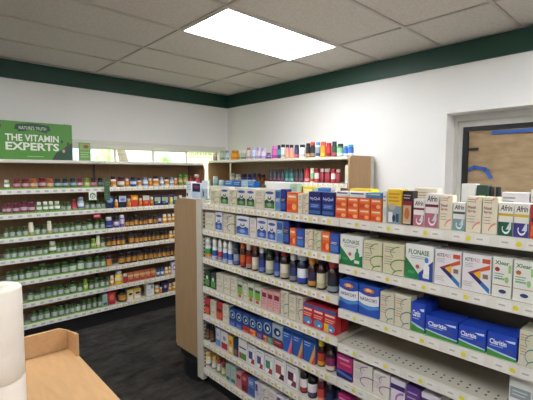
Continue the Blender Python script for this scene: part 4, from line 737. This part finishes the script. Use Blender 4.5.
# back wall with the window opening
wx0, wx1, wz0, wz1 = 1.33, 3.33, .7, EYE+.3
mb = MB()
mb.box(X0, wx0, Y1, Y1+.2, 0, CH+.01, wall_m); mb.box(wx1, X1+.35, Y1, Y1+.2, 0, CH+.01, wall_m); mb.box(wx0, wx1, Y1, Y1+.2, wz1, CH+.01, wall_m); mb.box(wx0, wx1, Y1, Y1+.2, 0, wz0, wall_m)
mb.build('wall_back', kind='structure')
mb = MB(); FR = mat('#d8d6cc', .4)
mb.box(wx0, wx1, Y1+.05, Y1+.09, wz1-.05, wz1, FR); mb.box(wx0, wx1, Y1+.05, Y1+.09, wz0, wz0+.05, FR)
for x in (wx0, wx0+.5, wx0+.99, wx0+1.48, wx1-.03): mb.box(x, x+.03, Y1+.05, Y1+.09, wz0+.05, wz1-.05, FR)
mb.build('window_1', kind='structure')
mb = MB(); mb.box(wx0+.01, wx1-.01, Y1+.068, Y1+.072, wz0+.04, wz1-.04, glass_m); mb.build('window_pane_1', kind='structure')
mb = MB(); mb.box(wx0-.02, wx1+.08, Y1-.04, Y1+.0, EYE+.265, EYE+.335, mat('#d6d4cc', .5)); mb.box(wx0-.02, wx1+.08, Y1-.055, Y1-.04, EYE+.305, EYE+.34, mat('#d6d4cc', .5)); mb.build('trim_5', kind='structure')
# lace curtain seen in the gap between the units
mb = MB(); n = 40; vs_ = []; fs = []
for k in range(n+1):
    x = 2.82+.44*k/n; y = Y1-.012+.006*math.sin(k*1.6)
    vs_ += [(x, y, .75), (x, y, EYE+.262)]
for k in range(n): fs.append((2*k, 2*k+2, 2*k+3, 2*k+1))
mb.add(vs_, fs, lace_m, True); o = mb.build('lace_curtain'); o['label'] = 'pale patterned curtain over window in the gap between two shelving units'; o['category'] = 'curtain'
# right wall with the papered window recess
ny0, ny1, nz0, nz1 = -.3, 1.459, EYE-.35, EYE+.505
mb = MB()
mb.box(X1, X1+.3, Y0, ny0, 0, CH+.01, wall_m); mb.box(X1, X1+.3, ny1, Y1, 0, CH+.01, wall_m); mb.box(X1, X1+.3, ny0, ny1, nz1, CH+.01, wall_m); mb.box(X1, X1+.3, ny0, ny1, 0, nz0, wall_m)
mb.build('wall_right', kind='structure')
mb = MB(); x = X1+.2; FW = mat('#cfccc6', .5)
for a, b, dx in ((.0, .03, -.03), (.03, .06, 0)):
    zt = .05 if a else 0
    mb.box(x+dx, x+.1, ny1-b, ny1-a, nz0, nz1, FW); mb.box(x+dx, x+.1, ny0+a, ny0+b, nz0, nz1, FW)
    mb.box(x+dx, x+.1, ny0+b, ny1-b, nz1-a*1.7-.055, nz1-a*1.7, FW)
mb.build('window_2', kind='structure')
mb = MB(); g = .045; BF = mat('#15161a', .4)
mb.box(x+.01, x+.03, ny1-.06-g, ny1-.06, nz0, nz1-.105, BF); mb.box(x+.01, x+.03, ny0+.06, ny1-.06-g, nz1-.142, nz1-.105, BF); mb.build('trim_6', kind='structure')
mb = MB(); mb.box(x+.031, x+.099, ny0+.06, ny1-.06, nz0, nz1-.1, mat('#2a2b2e', .3)); mb.build('window_pane_2', kind='structure')
def kraft_fn(nt, b):
    tc = nt.nodes.new('ShaderNodeTexCoord'); no = nt.nodes.new('ShaderNodeTexNoise'); mp = nt.nodes.new('ShaderNodeMapping'); mp.inputs['Scale'].default_value = (1, 3, 9)
    nt.links.new(tc.outputs['Object'], mp.inputs[0]); nt.links.new(mp.outputs[0], no.inputs['Vector']); no.inputs['Scale'].default_value = 3; no.inputs['Detail'].default_value = 5
    rp = nt.nodes.new('ShaderNodeValToRGB'); rp.color_ramp.elements[0].color = lin('#98805f'); rp.color_ramp.elements[1].color = lin('#ab9272'); rp.color_ramp.elements[0].position = .35; rp.color_ramp.elements[1].position = .65
    nt.links.new(no.outputs['Fac'], rp.inputs[0]); nt.links.new(rp.outputs[0], b.inputs['Base Color']); b.inputs['Roughness'].default_value = .8
mb = MB(); n = 24; vs_ = []; fs = []
for j in range(9):
    for k in range(n+1):
        t = k/n; vs_.append((x+.026+.003*math.sin(j*1.7+k*.9), ny0+.08+(ny1-.06-g-.002-ny0-.08)*t, nz0+.002+(nz1-.142-.004-nz0)*j/8))
for j in range(8):
    for k in range(n): a = j*(n+1)+k; fs.append((a, a+1, a+n+2, a+n+1))
mb.add(vs_, fs, nodes_mat(kraft_fn), True); o = mb.build('kraft_paper'); o['label'] = 'brown paper sheet covering the recessed window in right wall'; o['category'] = 'paper'
TAPE = mat('#2f5caa', .55)
def tape(pts, w, label, m=TAPE, name='masking_tape'):
    mb = MB(); xx = x+.008
    for (u0, v0), (u1, v1) in zip(pts[:-1], pts[1:]):
        a = ray(u0, v0); a = a*((xx)/a.x); b = ray(u1, v1); b = b*((xx)/b.x)
        dv = (b-a).normalized(); nn = Vector((0, -dv.z, dv.y))*w/2; a = a-dv*w*.2; b = b+dv*w*.2
        q = [a-nn, b-nn, b+nn, a+nn]; xx2 = xx-.0
        mb.add([(xx2-.0, p.y, p.z+EYE) for p in q]+[(xx2+.0015, p.y, p.z+EYE) for p in q], [(0, 1, 2, 3), (7, 6, 5, 4), (0, 4, 5, 1), (1, 5, 6, 2), (2, 6, 7, 3), (3, 7, 4, 0)], m)
    o = mb.build(name); o['label'] = label; o['category'] = 'tape'
tape([(492, 132.5), (540, 129.5)], .028, 'long blue tape strip along top of the papered window')
tape([(469, 170), (474, 167), (485, 169), (491, 178)], .03, 'bent blue tape strip at lower left of the papered window')
tape([(469, 149.5), (478, 149)], .024, 'short black tape tab on left edge of papered window', BF, 'tape_tab')
mb = MB(); mb.box(X0-.2, X0, Y0-.2, Y1+.2, 0, CH+.01, wall_m); mb.build('wall_left', kind='structure')
mb = MB(); mb.box(X0, X1+.3, Y0-.2, Y0, 0, CH+.01, wall_m); mb.build('wall_front', kind='structure')

# ---------------------------------------------------------------- ceiling lights
PW = 10.0
def light(cx, cy, label):
    t = thing('ceiling_light', label, 'light', (cx, cy, CH)); w, d_ = 1.193, .583
    mb = MB(); f = .012; m = mat('#e6e6e4', .4)
    mb.box(-w/2, w/2, -d_/2, -d_/2+f, -.004, .01, m); mb.box(-w/2, w/2, d_/2-f, d_/2, -.004, .01, m); mb.box(-w/2, -w/2+f, -d_/2+f, d_/2-f, -.004, .01, m); mb.box(w/2-f, w/2, -d_/2+f, d_/2-f, -.004, .01, m)
    mb.build('light_frame', t); mb = MB(); mb.box(-w/2+f, w/2-f, -d_/2+f, d_/2-f, -.001, .008, emit('#fbfdff', PW)); mb.build('diffuser', t, label='glowing white diffuser')
light(2.2225, 2.4375, 'large rectangular fluorescent ceiling light panel glowing above the island')
for a, b, n in ((2.2225, .0175, 'nearest the right wall window'), (-.2075, 2.4375, 'left of the visible panel'), (-.2075, .0175, 'over the camera'), (-.2075, -2.4025, 'at the room front'), (2.2225, -2.4025, 'at front right corner')):
    light(a, b, 'rectangular ceiling light panel '+n)

# ---------------------------------------------------------------- outside
def blob(name, c, r, label, cat, sc=(1, 1, 1)):
    bm = bmesh.new(); bmesh.ops.create_icosphere(bm, subdivisions=4, radius=r); rn = random.Random(int(c[0]*10))
    for v in bm.verts:
        n_ = math.sin(v.co.x*9+c[0])*math.sin(v.co.y*8)*math.sin(v.co.z*10); v.co *= 1+.16*n_+rn.uniform(-.07, .07); v.co = Vector((v.co.x*sc[0], v.co.y*sc[1], v.co.z*sc[2]))
    me = bpy.data.meshes.new(name); bm.to_mesh(me); bm.free(); me.materials.append(leaf_m); o = bpy.data.objects.new(name, me); C.objects.link(o); o.location = c; o['label'] = label; o['category'] = cat
mb = MB(); mb.box(-8, 20, Y1+.3, 22, -.3, -.05, mat('#8a9470', .9)); mb.build('ground', kind='structure')
blob('shrub', (3.0, 8, 1.05), .45, 'bright green shrub outside window beside the green sign', 'plant', (.8, .8, 2.3))
blob('shrub', (5.1, 9.5, 1.0), .42, 'green shrub outside, seen through middle of window', 'plant', (.7, .7, 2.4))
blob('shrub', (5.4, 7.6, .9), .5, 'green shrub outside, seen in gap between the shelving units', 'plant', (.8, .8, 1.7))
b_ = thing('building', 'white building across the road outside the window', 'building', (8, 14, -.05))
mb = MB(); mb.box(-8, 8, 0, 3, 0, 5, mat('#dcdcd8', .7)); mb.build('facade', b_)
for k in range(5): mb = MB(); mb.box(-7+3*k, -5.8+3*k, -.02, 0, 1, 2.6, mat('#8c9aa4', .2)); mb.build('window', b_)
t_ = thing('tree', 'grey leaning tree trunk outside the window', 'tree', (4.35, 9.2, -.06))
mb = MB(); mb.lathe([(.16, 0), (.13, 1), (.11, 2), (.08, 3.2)], mat('#6c6258', .9), n=10); o = mb.build('trunk', t_); o.rotation_euler.y = -.25
w = bpy.data.worlds.new('World'); bpy.context.scene.world = w; w.use_nodes = True
bg = w.node_tree.nodes['Background']; sk = w.node_tree.nodes.new('ShaderNodeTexSky'); sk.sky_type = 'HOSEK_WILKIE'; sk.turbidity = 9; sk.ground_albedo = .5; sk.sun_direction = (.3, .4, .8)
mw = w.node_tree.nodes.new('ShaderNodeMix'); mw.data_type = 'RGBA'; mw.inputs['Factor'].default_value = .6; mw.inputs['B'].default_value = (.16, .155, .14, 1)
w.node_tree.links.new(sk.outputs[0], mw.inputs['A']); w.node_tree.links.new(mw.outputs['Result'], bg.inputs[0]); bg.inputs[1].default_value = 22
